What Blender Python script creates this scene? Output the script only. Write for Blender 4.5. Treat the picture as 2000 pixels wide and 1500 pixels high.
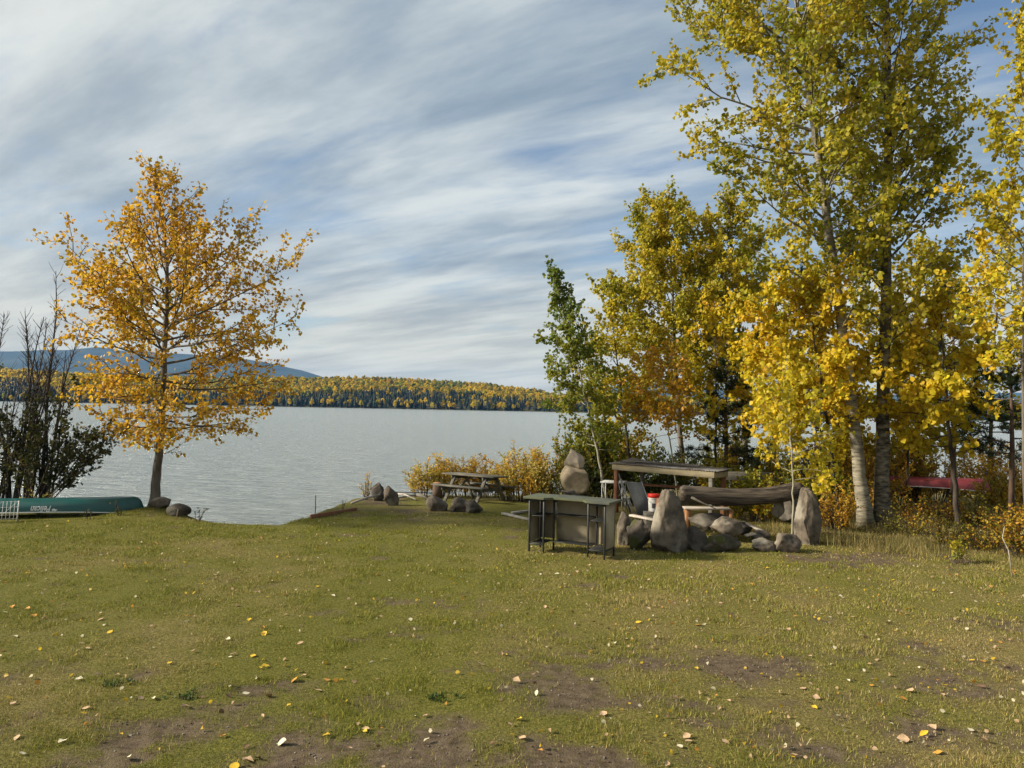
import bpy, bmesh, math, random
import numpy as np
from mathutils import Vector, Matrix, noise as mnoise
R = math.radians
rng = np.random.default_rng(7)
random.seed(7)
scene = bpy.context.scene
for o in list(bpy.data.objects):
    bpy.data.objects.remove(o)
COL = scene.collection

# ------------------------------------------------------------------ camera
CAM_H = 2.65
FPX, ROLL, PITCH = 1510.0, R(1.1), math.atan(47 / 1510)
fw = Vector((0, math.cos(PITCH), math.sin(PITCH)))
up0 = Vector((0, -math.sin(PITCH), math.cos(PITCH)))
rt0 = Vector((1, 0, 0))
rt = rt0 * math.cos(ROLL) + up0 * math.sin(ROLL)
up = up0 * math.cos(ROLL) - rt0 * math.sin(ROLL)
cd = bpy.data.cameras.new('camera')
cam = bpy.data.objects.new('camera', cd)
COL.objects.link(cam)
cam.matrix_world = Matrix(((rt.x, up.x, -fw.x, 0), (rt.y, up.y, -fw.y, 0), (rt.z, up.z, -fw.z, CAM_H), (0, 0, 0, 1)))
cd.sensor_fit = 'HORIZONTAL'
cd.sensor_width = 36
cd.lens = 36 * FPX / 2000
cd.clip_start, cd.clip_end = 0.1, 40000
scene.camera = cam

# ------------------------------------------------------------------ world, sun, exposure
SUN_EL, SUN_AZ = R(27), R(-95)          # azimuth measured from the view direction (+Y), negative = towards -X
sdir = Vector((math.cos(SUN_EL) * math.sin(SUN_AZ), math.cos(SUN_EL) * math.cos(SUN_AZ), math.sin(SUN_EL)))
sl = bpy.data.lights.new('sun', 'SUN')
sl.energy, sl.angle, sl.color = 4.6, R(6), (1.0, 0.89, 0.72)
sun = bpy.data.objects.new('sun', sl)
COL.objects.link(sun)
sun.rotation_euler = sdir.to_track_quat('Z', 'Y').to_euler()
world = bpy.data.worlds.new('World')
scene.world = world
world.use_nodes = True
wn, wl = world.node_tree.nodes, world.node_tree.links
wn.clear()

def N(nodes, t, **kw):
    n = nodes.new(t)
    for k, v in kw.items():
        setattr(n, k, v)
    return n

sky = N(wn, 'ShaderNodeTexSky', sky_type='NISHITA', sun_disc=False, sun_elevation=SUN_EL, sun_rotation=SUN_AZ)
sky.air_density, sky.dust_density, sky.ozone_density = 1.0, 0.6, 2.0
tc = N(wn, 'ShaderNodeTexCoord')
sep = N(wn, 'ShaderNodeSeparateXYZ'); wl.new(tc.outputs['Generated'], sep.inputs[0])
def M(op, a, b=None, c=None, nodes=wn, links=wl):
    n = N(nodes, 'ShaderNodeMath', operation=op)
    for i, v in enumerate((a, b, c)):
        if v is None: continue
        if hasattr(v, 'is_output'): links.new(v, n.inputs[i])
        else: n.inputs[i].default_value = v
    return n.outputs[0]
zc = M('ADD', M('MAXIMUM', sep.outputs[2], 0.0), 0.11)
px = M('DIVIDE', sep.outputs[0], zc); py = M('DIVIDE', sep.outputs[1], zc)
comb = N(wn, 'ShaderNodeCombineXYZ'); wl.new(px, comb.inputs[0]); wl.new(py, comb.inputs[1])
def cloud_layer(rot, sx, sy, scale, detail, dist, seed):
    mp = N(wn, 'ShaderNodeMapping', vector_type='TEXTURE'); mp.inputs['Rotation'].default_value = (0, 0, R(rot)); mp.inputs['Scale'].default_value = (1 / sx, 1 / sy, 1)
    mp.inputs['Location'].default_value = (seed, seed * 0.7, 0)
    wl.new(comb.outputs[0], mp.inputs[0])
    t = N(wn, 'ShaderNodeTexNoise'); t.inputs['Scale'].default_value = scale; t.inputs['Detail'].default_value = detail
    t.inputs['Roughness'].default_value = 0.58; t.inputs['Distortion'].default_value = dist
    wl.new(mp.outputs[0], t.inputs['Vector'])
    return t.outputs['Fac']
c1 = cloud_layer(-42, 0.62, 1.25, 0.8, 7, 0.2, 3.1)
c2 = cloud_layer(-25, 0.8, 2.4, 1.9, 8, 0.35, 11.4)
c3 = cloud_layer(10, 0.8, 1.2, 0.42, 3, 0.2, 5.7)
mix = M('ADD', M('MULTIPLY', c1, 0.50), M('ADD', M('MULTIPLY', c2, 0.30), M('MULTIPLY', c3, 0.42)))
rampn = N(wn, 'ShaderNodeMapRange', interpolation_type='SMOOTHSTEP'); wl.new(mix, rampn.inputs[0])
rampn.inputs[1].default_value, rampn.inputs[2].default_value = 0.47, 0.66
hor = N(wn, 'ShaderNodeMapRange', interpolation_type='SMOOTHSTEP'); wl.new(sep.outputs[2], hor.inputs[0])
hor.inputs[1].default_value, hor.inputs[2].default_value, hor.inputs[3].default_value, hor.inputs[4].default_value = 0.0, 0.22, 0.52, 0.0
mask = M('MINIMUM', M('ADD', M('ADD', M('MULTIPLY', rampn.outputs[0], 0.92), 0.05), hor.outputs[0]), 0.97)
dotn = N(wn, 'ShaderNodeVectorMath', operation='DOT_PRODUCT'); wl.new(tc.outputs['Generated'], dotn.inputs[0]); dotn.inputs[1].default_value = sdir
glow = M('POWER', M('MAXIMUM', dotn.outputs['Value'], 0.0), 3.0)
c4 = cloud_layer(-36, 0.6, 1.7, 1.25, 7, 0.15, 31.7)
thick = N(wn, 'ShaderNodeMapRange', interpolation_type='SMOOTHSTEP'); wl.new(c4, thick.inputs[0]); thick.inputs[1].default_value, thick.inputs[2].default_value = 0.30, 0.70
cg = N(wn, 'ShaderNodeMix', data_type='RGBA'); wl.new(thick.outputs[0], cg.inputs[0]); cg.inputs[6].default_value = (2.1, 2.75, 3.4, 1); cg.inputs[7].default_value = (5.6, 5.95, 5.9, 1)
cb = N(wn, 'ShaderNodeMix', data_type='RGBA'); wl.new(glow, cb.inputs[0]); wl.new(cg.outputs[2], cb.inputs[6])
cb.inputs[6].default_value = (4.5, 4.9, 5.3, 1); cb.inputs[7].default_value = (8.6, 8.0, 6.6, 1)
warm = N(wn, 'ShaderNodeMix', data_type='RGBA'); wl.new(hor.outputs[0], warm.inputs[0]); wl.new(cb.outputs[2], warm.inputs[6])
warm.inputs[7].default_value = (8.0, 6.9, 4.6, 1)
smix = N(wn, 'ShaderNodeMix', data_type='RGBA'); wl.new(mask, smix.inputs[0]); wl.new(sky.outputs[0], smix.inputs[6]); wl.new(warm.outputs[2], smix.inputs[7])
bg = N(wn, 'ShaderNodeBackground'); bg.inputs[1].default_value = 0.070; wl.new(smix.outputs[2], bg.inputs[0])
wo = N(wn, 'ShaderNodeOutputWorld'); wl.new(bg.outputs[0], wo.inputs[0])
vs = scene.view_settings
vs.view_transform, vs.look, vs.gamma, vs.exposure = 'Standard', 'None', 1.0, 0.92
vs.use_curve_mapping = False
cy = scene.cycles
cy.max_bounces, cy.diffuse_bounces, cy.glossy_bounces, cy.transmission_bounces, cy.volume_bounces = 6, 3, 2, 4, 0
cy.caustics_reflective = cy.caustics_refractive = False
cy.use_denoising = True

# ------------------------------------------------------------------ pixel -> place helpers
def ray(px, py):
    return fw * FPX + rt * (px - 1000) - up * (py - 750)
def at(px, py, d):
    r = ray(px, py); return Vector((0, 0, CAM_H)) + r * (d / r.y)
def gpt(px, py, z=0.0):
    r = ray(px, py); return Vector((0, 0, CAM_H)) + r * ((z - CAM_H) / r.z)

# ------------------------------------------------------------------ materials
def base_mat(name):
    m = bpy.data.materials.new(name); m.use_nodes = True
    nt = m.node_tree
    return m, nt.nodes, nt.links, nt.nodes['Principled BSDF']
def noise_mat(name, ca, cb, scale=5, rough=0.8, bump=0.3, stretch=(1, 1, 1), detail=8, spec=0.3, metal=0, cc=None, coord='Object', fine=None, lo=0.35, hi=0.65, dist=0.02):
    m, n, l, b = base_mat(name)
    t = N(n, 'ShaderNodeTexCoord'); mp = N(n, 'ShaderNodeMapping'); mp.inputs['Scale'].default_value = stretch
    l.new(t.outputs[coord], mp.inputs[0])
    a = N(n, 'ShaderNodeTexNoise'); a.inputs['Scale'].default_value = scale; a.inputs['Detail'].default_value = detail; a.inputs['Roughness'].default_value = 0.62
    l.new(mp.outputs[0], a.inputs['Vector'])
    r = N(n, 'ShaderNodeValToRGB'); r.color_ramp.elements[0].position = lo; r.color_ramp.elements[1].position = hi
    r.color_ramp.elements[0].color = (*ca, 1); r.color_ramp.elements[1].color = (*cb, 1)
    l.new(a.outputs['Fac'], r.inputs[0])
    out = r.outputs[0]
    if cc is not None:      # a third colour in blotches (lichen, moss, stains)
        a2 = N(n, 'ShaderNodeTexNoise'); a2.inputs['Scale'].default_value = scale * 0.55; a2.inputs['Detail'].default_value = 6
        mp2 = N(n, 'ShaderNodeMapping'); mp2.inputs['Location'].default_value = (7.3, 2.2, 4.1); l.new(t.outputs[coord], mp2.inputs[0]); l.new(mp2.outputs[0], a2.inputs['Vector'])
        mr = N(n, 'ShaderNodeMapRange'); mr.inputs[1].default_value, mr.inputs[2].default_value = 0.52, 0.64; l.new(a2.outputs['Fac'], mr.inputs[0])
        mx = N(n, 'ShaderNodeMix', data_type='RGBA'); l.new(mr.outputs[0], mx.inputs[0]); l.new(out, mx.inputs[6]); mx.inputs[7].default_value = (*cc, 1)
        out = mx.outputs[2]
    l.new(out, b.inputs['Base Color'])
    b.inputs['Roughness'].default_value = rough; b.inputs['Specular IOR Level'].default_value = spec; b.inputs['Metallic'].default_value = metal
    if bump:
        f = N(n, 'ShaderNodeTexNoise'); f.inputs['Scale'].default_value = fine or scale * 3; f.inputs['Detail'].default_value = 8; f.inputs['Roughness'].default_value = 0.7
        l.new(mp.outputs[0], f.inputs['Vector'])
        bp = N(n, 'ShaderNodeBump'); bp.inputs['Strength'].default_value = bump; bp.inputs['Distance'].default_value = dist
        l.new(f.outputs['Fac'], bp.inputs['Height']); l.new(bp.outputs[0], b.inputs['Normal'])
    return m
def leaf_mat(name, trans=0.42, rough=0.5):
    m, n, l, b = base_mat(name)
    a = N(n, 'ShaderNodeVertexColor', layer_name='col')
    l.new(a.outputs['Color'], b.inputs['Base Color']); b.inputs['Roughness'].default_value = rough; b.inputs['Specular IOR Level'].default_value = 0.3
    tr = N(n, 'ShaderNodeBsdfTranslucent'); l.new(a.outputs['Color'], tr.inputs[0])
    mx = N(n, 'ShaderNodeMixShader'); mx.inputs[0].default_value = trans
    l.new(b.outputs[0], mx.inputs[1]); l.new(tr.outputs[0], mx.inputs[2])
    l.new(mx.outputs[0], n['Material Output'].inputs[0])
    return m
MAT = {}
MAT['leaf'] = leaf_mat('leaf', 0.5)
MAT['blade'] = leaf_mat('grass_blade', 0.25, 0.7)
MAT['bark_grey'] = noise_mat('bark_grey', (0.06, 0.05, 0.042), (0.17, 0.15, 0.125), 6, 0.9, 0.7, (1, 1, 0.25))
MAT['bark_dark'] = noise_mat('bark_dark', (0.028, 0.022, 0.018), (0.075, 0.06, 0.048), 8, 0.9, 0.5, (1, 1, 0.3))
MAT['bark_pale'] = noise_mat('bark_pale', (0.20, 0.185, 0.13), (0.36, 0.34, 0.26), 7, 0.8, 0.35, (1, 1, 0.4))
MAT['bark_pine'] = noise_mat('bark_pine', (0.05, 0.035, 0.025), (0.13, 0.085, 0.06), 8, 0.9, 0.5, (1, 1, 0.4))
# pale aspen bark with dark horizontal scars and a dark rough foot
m, n, l, b = base_mat('bark_aspen')
t = N(n, 'ShaderNodeTexCoord'); mp = N(n, 'ShaderNodeMapping'); mp.inputs['Scale'].default_value = (1.6, 1.6, 7); l.new(t.outputs['Object'], mp.inputs[0])
a = N(n, 'ShaderNodeTexNoise'); a.inputs['Scale'].default_value = 2.3; a.inputs['Detail'].default_value = 9; a.inputs['Roughness'].default_value = 0.7; l.new(mp.outputs[0], a.inputs['Vector'])
r = N(n, 'ShaderNodeValToRGB'); e = r.color_ramp.elements; e[0].position, e[0].color = 0.36, (0.025, 0.022, 0.018, 1); e[1].position, e[1].color = 0.49, (0.19, 0.17, 0.12, 1)
x = e.new(0.66); x.color = (0.34, 0.31, 0.235, 1); l.new(a.outputs['Fac'], r.inputs[0])
v = N(n, 'ShaderNodeTexNoise'); v.inputs['Scale'].default_value = 1.1; v.inputs['Detail'].default_value = 5; l.new(t.outputs['Object'], v.inputs['Vector'])
r2 = N(n, 'ShaderNodeMapRange'); r2.inputs[1].default_value, r2.inputs[2].default_value = 0.5, 0.7; l.new(v.outputs['Fac'], r2.inputs[0])
mx = N(n, 'ShaderNodeMix', data_type='RGBA'); l.new(r2.outputs[0], mx.inputs[0]); l.new(r.outputs[0], mx.inputs[6]); mx.inputs[7].default_value = (0.085, 0.075, 0.055, 1)
l.new(mx.outputs[2], b.inputs['Base Color']); b.inputs['Roughness'].default_value = 0.75
bp = N(n, 'ShaderNodeBump'); bp.inputs['Strength'].default_value = 0.5; bp.inputs['Distance'].default_value = 0.02; l.new(a.outputs['Fac'], bp.inputs['Height']); l.new(bp.outputs[0], b.inputs['Normal'])
MAT['bark_aspen'] = m
MAT['bark_scarred'] = noise_mat('bark_scarred', (0.022, 0.019, 0.015), (0.23, 0.205, 0.15), 2.6, 0.85, 0.6, (1.8, 1.8, 5), cc=(0.06, 0.052, 0.04), lo=0.38, hi=0.66)
MAT['rock'] = noise_mat('rock', (0.045, 0.037, 0.029), (0.165, 0.137, 0.104), 4, 0.9, 0.6, detail=10, cc=(0.235, 0.215, 0.17))
MAT['rock_tan'] = noise_mat('rock_tan', (0.20, 0.16, 0.10), (0.42, 0.345, 0.235), 3.5, 0.9, 0.6, detail=10, cc=(0.15, 0.12, 0.085))
MAT['rock_dark'] = noise_mat('rock_dark', (0.034, 0.029, 0.023), (0.095, 0.08, 0.064), 5, 0.9, 0.7, detail=10, cc=(0.12, 0.108, 0.088))
MAT['rock_moss'] = noise_mat('rock_moss', (0.035, 0.03, 0.024), (0.11, 0.092, 0.072), 5, 0.95, 0.8, detail=10, cc=(0.055, 0.06, 0.014))
MAT['wood_grey'] = noise_mat('wood_grey', (0.075, 0.070, 0.058), (0.185, 0.17, 0.14), 4, 0.85, 0.4, (0.6, 9, 9), fine=14)
MAT['wood_table'] = noise_mat('wood_table', (0.055, 0.055, 0.046), (0.135, 0.13, 0.108), 4, 0.85, 0.4, (0.6, 9, 9), fine=14, cc=(0.17, 0.15, 0.11))
MAT['wood_cream'] = noise_mat('wood_cream', (0.22, 0.185, 0.11), (0.42, 0.36, 0.235), 3, 0.8, 0.3, (0.5, 8, 8), cc=(0.26, 0.22, 0.14))
MAT['wood_red'] = noise_mat('wood_red', (0.13, 0.055, 0.028), (0.24, 0.11, 0.055), 4, 0.8, 0.3, (6, 6, 0.6))
MAT['wood_orange'] = noise_mat('wood_orange', (0.22, 0.10, 0.04), (0.42, 0.22, 0.10), 4, 0.7, 0.3, (6, 6, 1))
MAT['wood_pale'] = noise_mat('wood_pale', (0.34, 0.29, 0.24), (0.55, 0.49, 0.42), 4, 0.8, 0.3, (0.6, 7, 7))
MAT['log'] = noise_mat('log', (0.012, 0.010, 0.008), (0.145, 0.115, 0.086), 3.6, 0.9, 1.0, (0.35, 4.5, 4.5), fine=6, dist=0.05)
MAT['drift'] = noise_mat('drift', (0.22, 0.20, 0.17), (0.46, 0.43, 0.38), 4, 0.85, 0.4, (0.5, 5, 5))
MAT['tin'] = noise_mat('tin', (0.12, 0.115, 0.11), (0.30, 0.29, 0.28), 3, 0.5, 0.15, metal=0.5, cc=(0.09, 0.065, 0.05))
MAT['tar'] = noise_mat('tar', (0.03, 0.028, 0.025), (0.10, 0.09, 0.08), 4, 0.9, 0.4)
MAT['bar_frame'] = noise_mat('bar_frame', (0.020, 0.022, 0.022), (0.042, 0.044, 0.042), 6, 0.5, 0.1, metal=0.2)
MAT['bar_top'] = noise_mat('bar_top', (0.055, 0.062, 0.052), (0.105, 0.112, 0.088), 3, 0.55, 0.15, cc=(0.085, 0.095, 0.045))
MAT['bar_panel'] = noise_mat('bar_panel', (0.28, 0.24, 0.165), (0.37, 0.32, 0.23), 2.2, 0.85, 0.25, fine=160, cc=(0.18, 0.15, 0.10))
MAT['canoe_green'] = noise_mat('canoe_green', (0.006, 0.068, 0.066), (0.010, 0.092, 0.088), 2.5, 0.38, 0.08, spec=0.5, cc=(0.022, 0.085, 0.078))
MAT['canoe_red'] = noise_mat('canoe_red', (0.24, 0.030, 0.035), (0.34, 0.065, 0.07), 2.5, 0.45, 0.05, spec=0.5)
MAT['white_paint'] = noise_mat('white_paint', (0.62, 0.62, 0.60), (0.78, 0.78, 0.76), 8, 0.5, 0.05)
MAT['pail'] = noise_mat('pail', (0.58, 0.57, 0.54), (0.74, 0.73, 0.70), 6, 0.45, 0.05)
MAT['pail_red'] = noise_mat('pail_red', (0.50, 0.020, 0.012), (0.66, 0.035, 0.02), 6, 0.4, 0.05)
MAT['pail_ink'] = noise_mat('pail_ink', (0.05, 0.05, 0.07), (0.09, 0.09, 0.11), 6, 0.5, 0)
MAT['sling'] = noise_mat('sling', (0.06, 0.064, 0.066), (0.095, 0.10, 0.10), 4, 0.8, 0.2, fine=150)
MAT['tube'] = noise_mat('tube', (0.14, 0.14, 0.14), (0.26, 0.26, 0.25), 6, 0.4, 0.05, metal=0.6)
MAT['plastic_sheet'] = noise_mat('plastic_sheet', (0.30, 0.30, 0.27), (0.42, 0.42, 0.38), 3, 0.35, 0.2)
MAT['fish_far'] = noise_mat('mountain_forest', (0.018, 0.030, 0.024), (0.05, 0.066, 0.045), 0.004, 1.0, 0.0)

# ------------------------------------------------------------------ mesh helpers
def tag(o, label=None, cat=None, group=None, kind=None):
    for k, v in (('label', label), ('category', cat), ('group', group), ('kind', kind)):
        if v: o[k] = v
    return o
def link(name, me, mat=None, parent=None, loc=None, smooth=False):
    o = bpy.data.objects.new(name, me); COL.objects.link(o)
    if mat is not None and me is not None and len(me.materials) == 0: me.materials.append(MAT[mat] if isinstance(mat, str) else mat)
    if parent is not None: o.parent = parent
    if loc is not None: o.location = loc
    if smooth: me.polygons.foreach_set('use_smooth', np.ones(len(me.polygons), bool))
    return o
def thing(name, label, cat, loc=(0, 0, 0), rz=0, group=None):
    o = bpy.data.objects.new(name, None); COL.objects.link(o); o.location = loc; o.rotation_euler = (0, 0, rz)
    return tag(o, label, cat, group)
def mesh_np(name, V, F, col=None, attr=None):
    V = np.asarray(V, np.float32); me = bpy.data.meshes.new(name)
    Fs = F if isinstance(F, list) else [F]
    Fs = [np.asarray(f, np.int32) for f in Fs if len(f)]
    me.vertices.add(len(V)); me.vertices.foreach_set('co', V.ravel())
    nl = sum(f.size for f in Fs); nf = sum(len(f) for f in Fs)
    me.loops.add(nl); me.loops.foreach_set('vertex_index', np.concatenate([f.ravel() for f in Fs]))
    ls = []; o = 0
    for f in Fs:
        ls.append(o + np.arange(len(f)) * f.shape[1]); o += f.size
    me.polygons.add(nf); me.polygons.foreach_set('loop_start', np.concatenate(ls).astype(np.int32))
    if col is not None:
        a = me.attributes.new('col', 'FLOAT_COLOR', 'POINT'); c = np.ones((len(V), 4), np.float32); c[:, :3] = col
        a.data.foreach_set('color', c.ravel())
    if attr:
        for k, v in attr.items():
            a = me.attributes.new(k, 'FLOAT', 'POINT'); a.data.foreach_set('value', np.asarray(v, np.float32))
    me.update(calc_edges=True); me.validate()
    return me
class Geo:
    def __init__(s): s.V = []; s.Q = []; s.T = []; s.n = 0
    def add(s, V, Q=None, T=None):
        V = np.asarray(V, float).reshape(-1, 3)
        if Q is not None and len(Q): s.Q.append(np.asarray(Q, int).reshape(-1, 4) + s.n)
        if T is not None and len(T): s.T.append(np.asarray(T, int).reshape(-1, 3) + s.n)
        s.V.append(V); s.n += len(V); return s
    def tube(s, P, rad, n=6, caps=True):
        P = np.asarray([tuple(p) for p in P], float); k = len(P); rad = np.broadcast_to(np.asarray(rad, float), (k,))
        T = np.gradient(P, axis=0); T /= np.linalg.norm(T, axis=1)[:, None] + 1e-9
        ref = np.array([0.31, 0.22, 0.92]) if abs(T[0, 2]) < 0.8 else np.array([0.95, 0.3, 0.05])
        A = np.cross(T, ref); A /= np.linalg.norm(A, axis=1)[:, None] + 1e-9; B = np.cross(T, A)
        an = np.arange(n) * 2 * math.pi / n
        V = (P[:, None] + rad[:, None, None] * (np.cos(an)[None, :, None] * A[:, None] + np.sin(an)[None, :, None] * B[:, None])).reshape(-1, 3)
        i = np.arange(k - 1)[:, None] * n; j = np.arange(n)[None]; j2 = (j + 1) % n
        Q = np.stack([i + j, i + j2, i + n + j2, i + n + j], -1).reshape(-1, 4)
        Tt = []
        if caps:
            V = np.vstack([V, P[:1], P[-1:]]); a, b2 = k * n, k * n + 1
            Tt = [(a, (q + 1) % n, q) for q in range(n)] + [(b2, (k - 1) * n + q, (k - 1) * n + (q + 1) % n) for q in range(n)]
        return s.add(V, Q, Tt)
    def box(s, c, size, rot=None, bev=0.0):
        hx, hy, hz = (v / 2 for v in size)
        if bev <= 0:
            V = np.array([(x, y, z) for x in (-hx, hx) for y in (-hy, hy) for z in (-hz, hz)], float)
            Q = [(0, 1, 3, 2), (4, 6, 7, 5), (0, 4, 5, 1), (2, 3, 7, 6), (0, 2, 6, 4), (1, 5, 7, 3)]; T = None
        else:
            bm = bmesh.new(); bmesh.ops.create_cube(bm, size=1)
            for v in bm.verts: v.co = (v.co.x * size[0], v.co.y * size[1], v.co.z * size[2])
            bmesh.ops.bevel(bm, geom=bm.edges[:], offset=bev, segments=1, affect='EDGES', profile=0.5)
            bm.verts.index_update(); V = np.array([v.co[:] for v in bm.verts])
            Q = [[v.index for v in f.verts] for f in bm.faces if len(f.verts) == 4]; T = [[v.index for v in f.verts] for f in bm.faces if len(f.verts) == 3]; bm.free()
        if rot is not None: V = V @ np.array(rot.to_3x3()).T
        return s.add(V + np.array(tuple(c)), Q, T)
    def beam(s, a, b, w, h, bev=0.0, upv=(0, 0, 1)):
        a, b = Vector(a), Vector(b); d = (b - a).normalized(); u = Vector(upv); sd = d.cross(u)
        if sd.length < 1e-3: sd = d.cross(Vector((0, 1, 0)))
        sd.normalize(); u = sd.cross(d)
        return s.box((a + b) / 2, ((b - a).length, w, h), Matrix((d, sd * -1, u)).transposed(), bev)
    def arrays(s):
        V = np.vstack(s.V); return V, [x for x in ([np.vstack(s.Q)] if s.Q else []) + ([np.vstack(s.T)] if s.T else [])]
    def obj(s, name, mat, parent=None, loc=None, smooth=False):
        V, F = s.arrays(); return link(name, mesh_np(name, V, F), mat, parent, loc, smooth)

# smooth lattice noise in numpy
_lat = np.random.default_rng(3).random((256, 256))
def vnoise(x, y):
    x = np.asarray(x, float); y = np.asarray(y, float)
    xi = np.floor(x).astype(int); yi = np.floor(y).astype(int); fx = x - xi; fy = y - yi
    fx = fx * fx * (3 - 2 * fx); fy = fy * fy * (3 - 2 * fy)
    g = lambda i, j: _lat[i % 256, j % 256]
    return (g(xi, yi) * (1 - fx) + g(xi + 1, yi) * fx) * (1 - fy) + (g(xi, yi + 1) * (1 - fx) + g(xi + 1, yi + 1) * fx) * fy
def fbm(x, y, o=4):
    s = 0; a = 0.5; t = 0
    for k in range(o): s = s + a * vnoise(x * 2 ** k + 17 * k, y * 2 ** k + 5 * k); t += a; a *= 0.5
    return s / t
def sstep(a, b, x):
    t = np.clip((x - a) / (b - a), 0, 1); return t * t * (3 - 2 * t)

# ------------------------------------------------------------------ terrain
SHX = [-60, -14, -9.6, -8.2, -7.2, -6.4, -5.1, -4.75, -4.45, -3.5, -2, 0, 3, 8, 20, 60]
SHY = [17.5, 18.6, 18.8, 18.6, 17.6, 17.3, 17.4, 18.9, 22.3, 24.0, 25.2, 26.2, 28, 31, 36, 44]
def shore(x): return np.interp(x, SHX, SHY)
def gz(x, y):
    x = np.asarray(x, float); y = np.asarray(y, float)
    s = y - shore(x) + 0.35 * (fbm(x * 0.9, y * 0.9, 3) - 0.5)
    z = 0.10 * (fbm(x * 0.35, y * 0.35, 3) - 0.5) * sstep(3, 6, y)
    z = z - 0.05 * np.clip(y - 21.3, 0, 5) * sstep(-5, -3, x)
    z = z + 0.16 * np.exp(-((x + 8.3) / 0.9) ** 2 - ((y - 18.2) / 0.8) ** 2)
    return z - 1.5 * sstep(-0.25, 2.6, s)
DIRT = [(330, 1420, 190, 55, .9), (120, 1480, 130, 30, .6), (640, 1470, 190, 40, .9), (900, 1480, 160, 45, 1), (1140, 1345, 200, 40, .9), (1080, 1490, 260, 40, .9), (1480, 1300, 190, 24, .9),
        (1250, 1300, 130, 28, .5), (1720, 1093, 150, 16, 1), (1640, 1090, 120, 14, .9), (1930, 1240, 130, 25, .5), (1400, 1430, 150, 30, .5), (1900, 1350, 120, 30, .4), (480, 1350, 120, 22, .5),
        (790, 1000, 60, 12, .7), (1010, 1045, 50, 12, .6), (1330, 1075, 130, 8, .7), (60, 1090, 50, 10, .4), (880, 1310, 40, 14, .5), (1800, 1420, 110, 30, .45), (1600, 1470, 150, 25, .6), (740, 975, 60, 14, .8)]
_dp = []
for (u, v_, a_, b_, k_) in DIRT:
    c_ = gpt(u, v_); e_ = gpt(u + a_, v_); f_ = gpt(u, v_ - b_); _dp.append((c_.x, c_.y, abs(e_.x - c_.x), abs(f_.y - c_.y), k_))
def bare(x, y):
    nz = fbm(x * 1.7, y * 1.7, 4); n2 = fbm(x * 5.1 + 40, y * 5.1, 3)
    m = 0.0 * x
    for cx, cyy, ax, ay, k in _dp:
        m = np.maximum(m, k * np.exp(-((x - cx) / ax) ** 2 - ((y - cyy) / ay) ** 2))
    return np.clip(sstep(0.30, 0.74, m * 0.62 + (nz - 0.5) * 1.1 + (n2 - 0.5) * 0.75 + 0.14 + 0.09 * sstep(8.5, 6.0, y) + 0.07 * sstep(0, 4, x) * sstep(12, 9, y)), 0, 1)
def dryness(x, y):
    return np.clip(0.10 + 0.52 * sstep(-1, 6, x) + 1.3 * (fbm(x * 0.55 + 9, y * 0.55, 3) - 0.5) + 0.7 * (fbm(x * 2.3, y * 2.3 + 30, 3) - 0.5), 0, 1)
xs = np.unique(np.concatenate([np.linspace(-70, -15, 24), np.arange(-15, 15, 0.11), np.linspace(15, 70, 24)]))
ys = np.unique(np.concatenate([np.linspace(-40, 4, 20), np.arange(4, 20, 0.085), np.arange(20, 34, 0.25), np.linspace(34, 60, 14)]))
GX, GY = np.meshgrid(xs, ys); fx_, fy_ = GX.ravel(), GY.ravel()
bz = bare(fx_, fy_)
GZ = gz(fx_, fy_) + (0.022 * (fbm(fx_ * 6, fy_ * 6, 2) - 0.5) - 0.012 * bz) * (fy_ > 3)
nx, ny = len(xs), len(ys)
ii = (np.arange(ny - 1)[:, None] * nx + np.arange(nx - 1)[None]).ravel()
me = mesh_np('ground', np.stack([fx_, fy_, GZ], 1), np.stack([ii, ii + 1, ii + nx + 1, ii + nx], 1), attr={'bare': bz, 'dry': dryness(fx_, fy_)})
m, n, l, b = base_mat('lawn_ground')
ab = N(n, 'ShaderNodeAttribute', attribute_name='bare'); ad = N(n, 'ShaderNodeAttribute', attribute_name='dry')
t = N(n, 'ShaderNodeTexCoord')
def nz_(scale, det=6):
    q = N(n, 'ShaderNodeTexNoise'); q.inputs['Scale'].default_value = scale; q.inputs['Detail'].default_value = det; q.inputs['Roughness'].default_value = 0.7; l.new(t.outputs['Object'], q.inputs['Vector']); return q.outputs['Fac']
def ramp_(fac, *st):
    q = N(n, 'ShaderNodeValToRGB'); el = q.color_ramp.elements
    el[0].position, el[0].color = st[0][0], (*st[0][1], 1); el[1].position, el[1].color = st[-1][0], (*st[-1][1], 1)
    for p, c in st[1:-1]: z_ = el.new(p); z_.color = (*c, 1)
    l.new(fac, q.inputs[0]); return q.outputs[0]
n1, n2 = nz_(38), nz_(9)
green = ramp_(n1, (0.34, (0.045, 0.048, 0.010)), (0.54, (0.135, 0.130, 0.022)), (0.7, (0.26, 0.22, 0.055)))
dryc = ramp_(n1, (0.34, (0.075, 0.058, 0.022)), (0.54, (0.21, 0.165, 0.06)), (0.7, (0.36, 0.285, 0.12)))
soil = ramp_(n2, (0.3, (0.055, 0.039, 0.024)), (0.5, (0.115, 0.085, 0.054)), (0.72, (0.185, 0.142, 0.092)))
def mix_(f, a_, b_):
    q = N(n, 'ShaderNodeMix', data_type='RGBA'); l.new(f, q.inputs[0]); l.new(a_, q.inputs[6]); l.new(b_, q.inputs[7]); return q.outputs[2]
l.new(mix_(ab.outputs['Fac'], mix_(ad.outputs['Fac'], green, dryc), soil), b.inputs['Base Color'])
b.inputs['Roughness'].default_value = 0.95; b.inputs['Specular IOR Level'].default_value = 0.15
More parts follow.
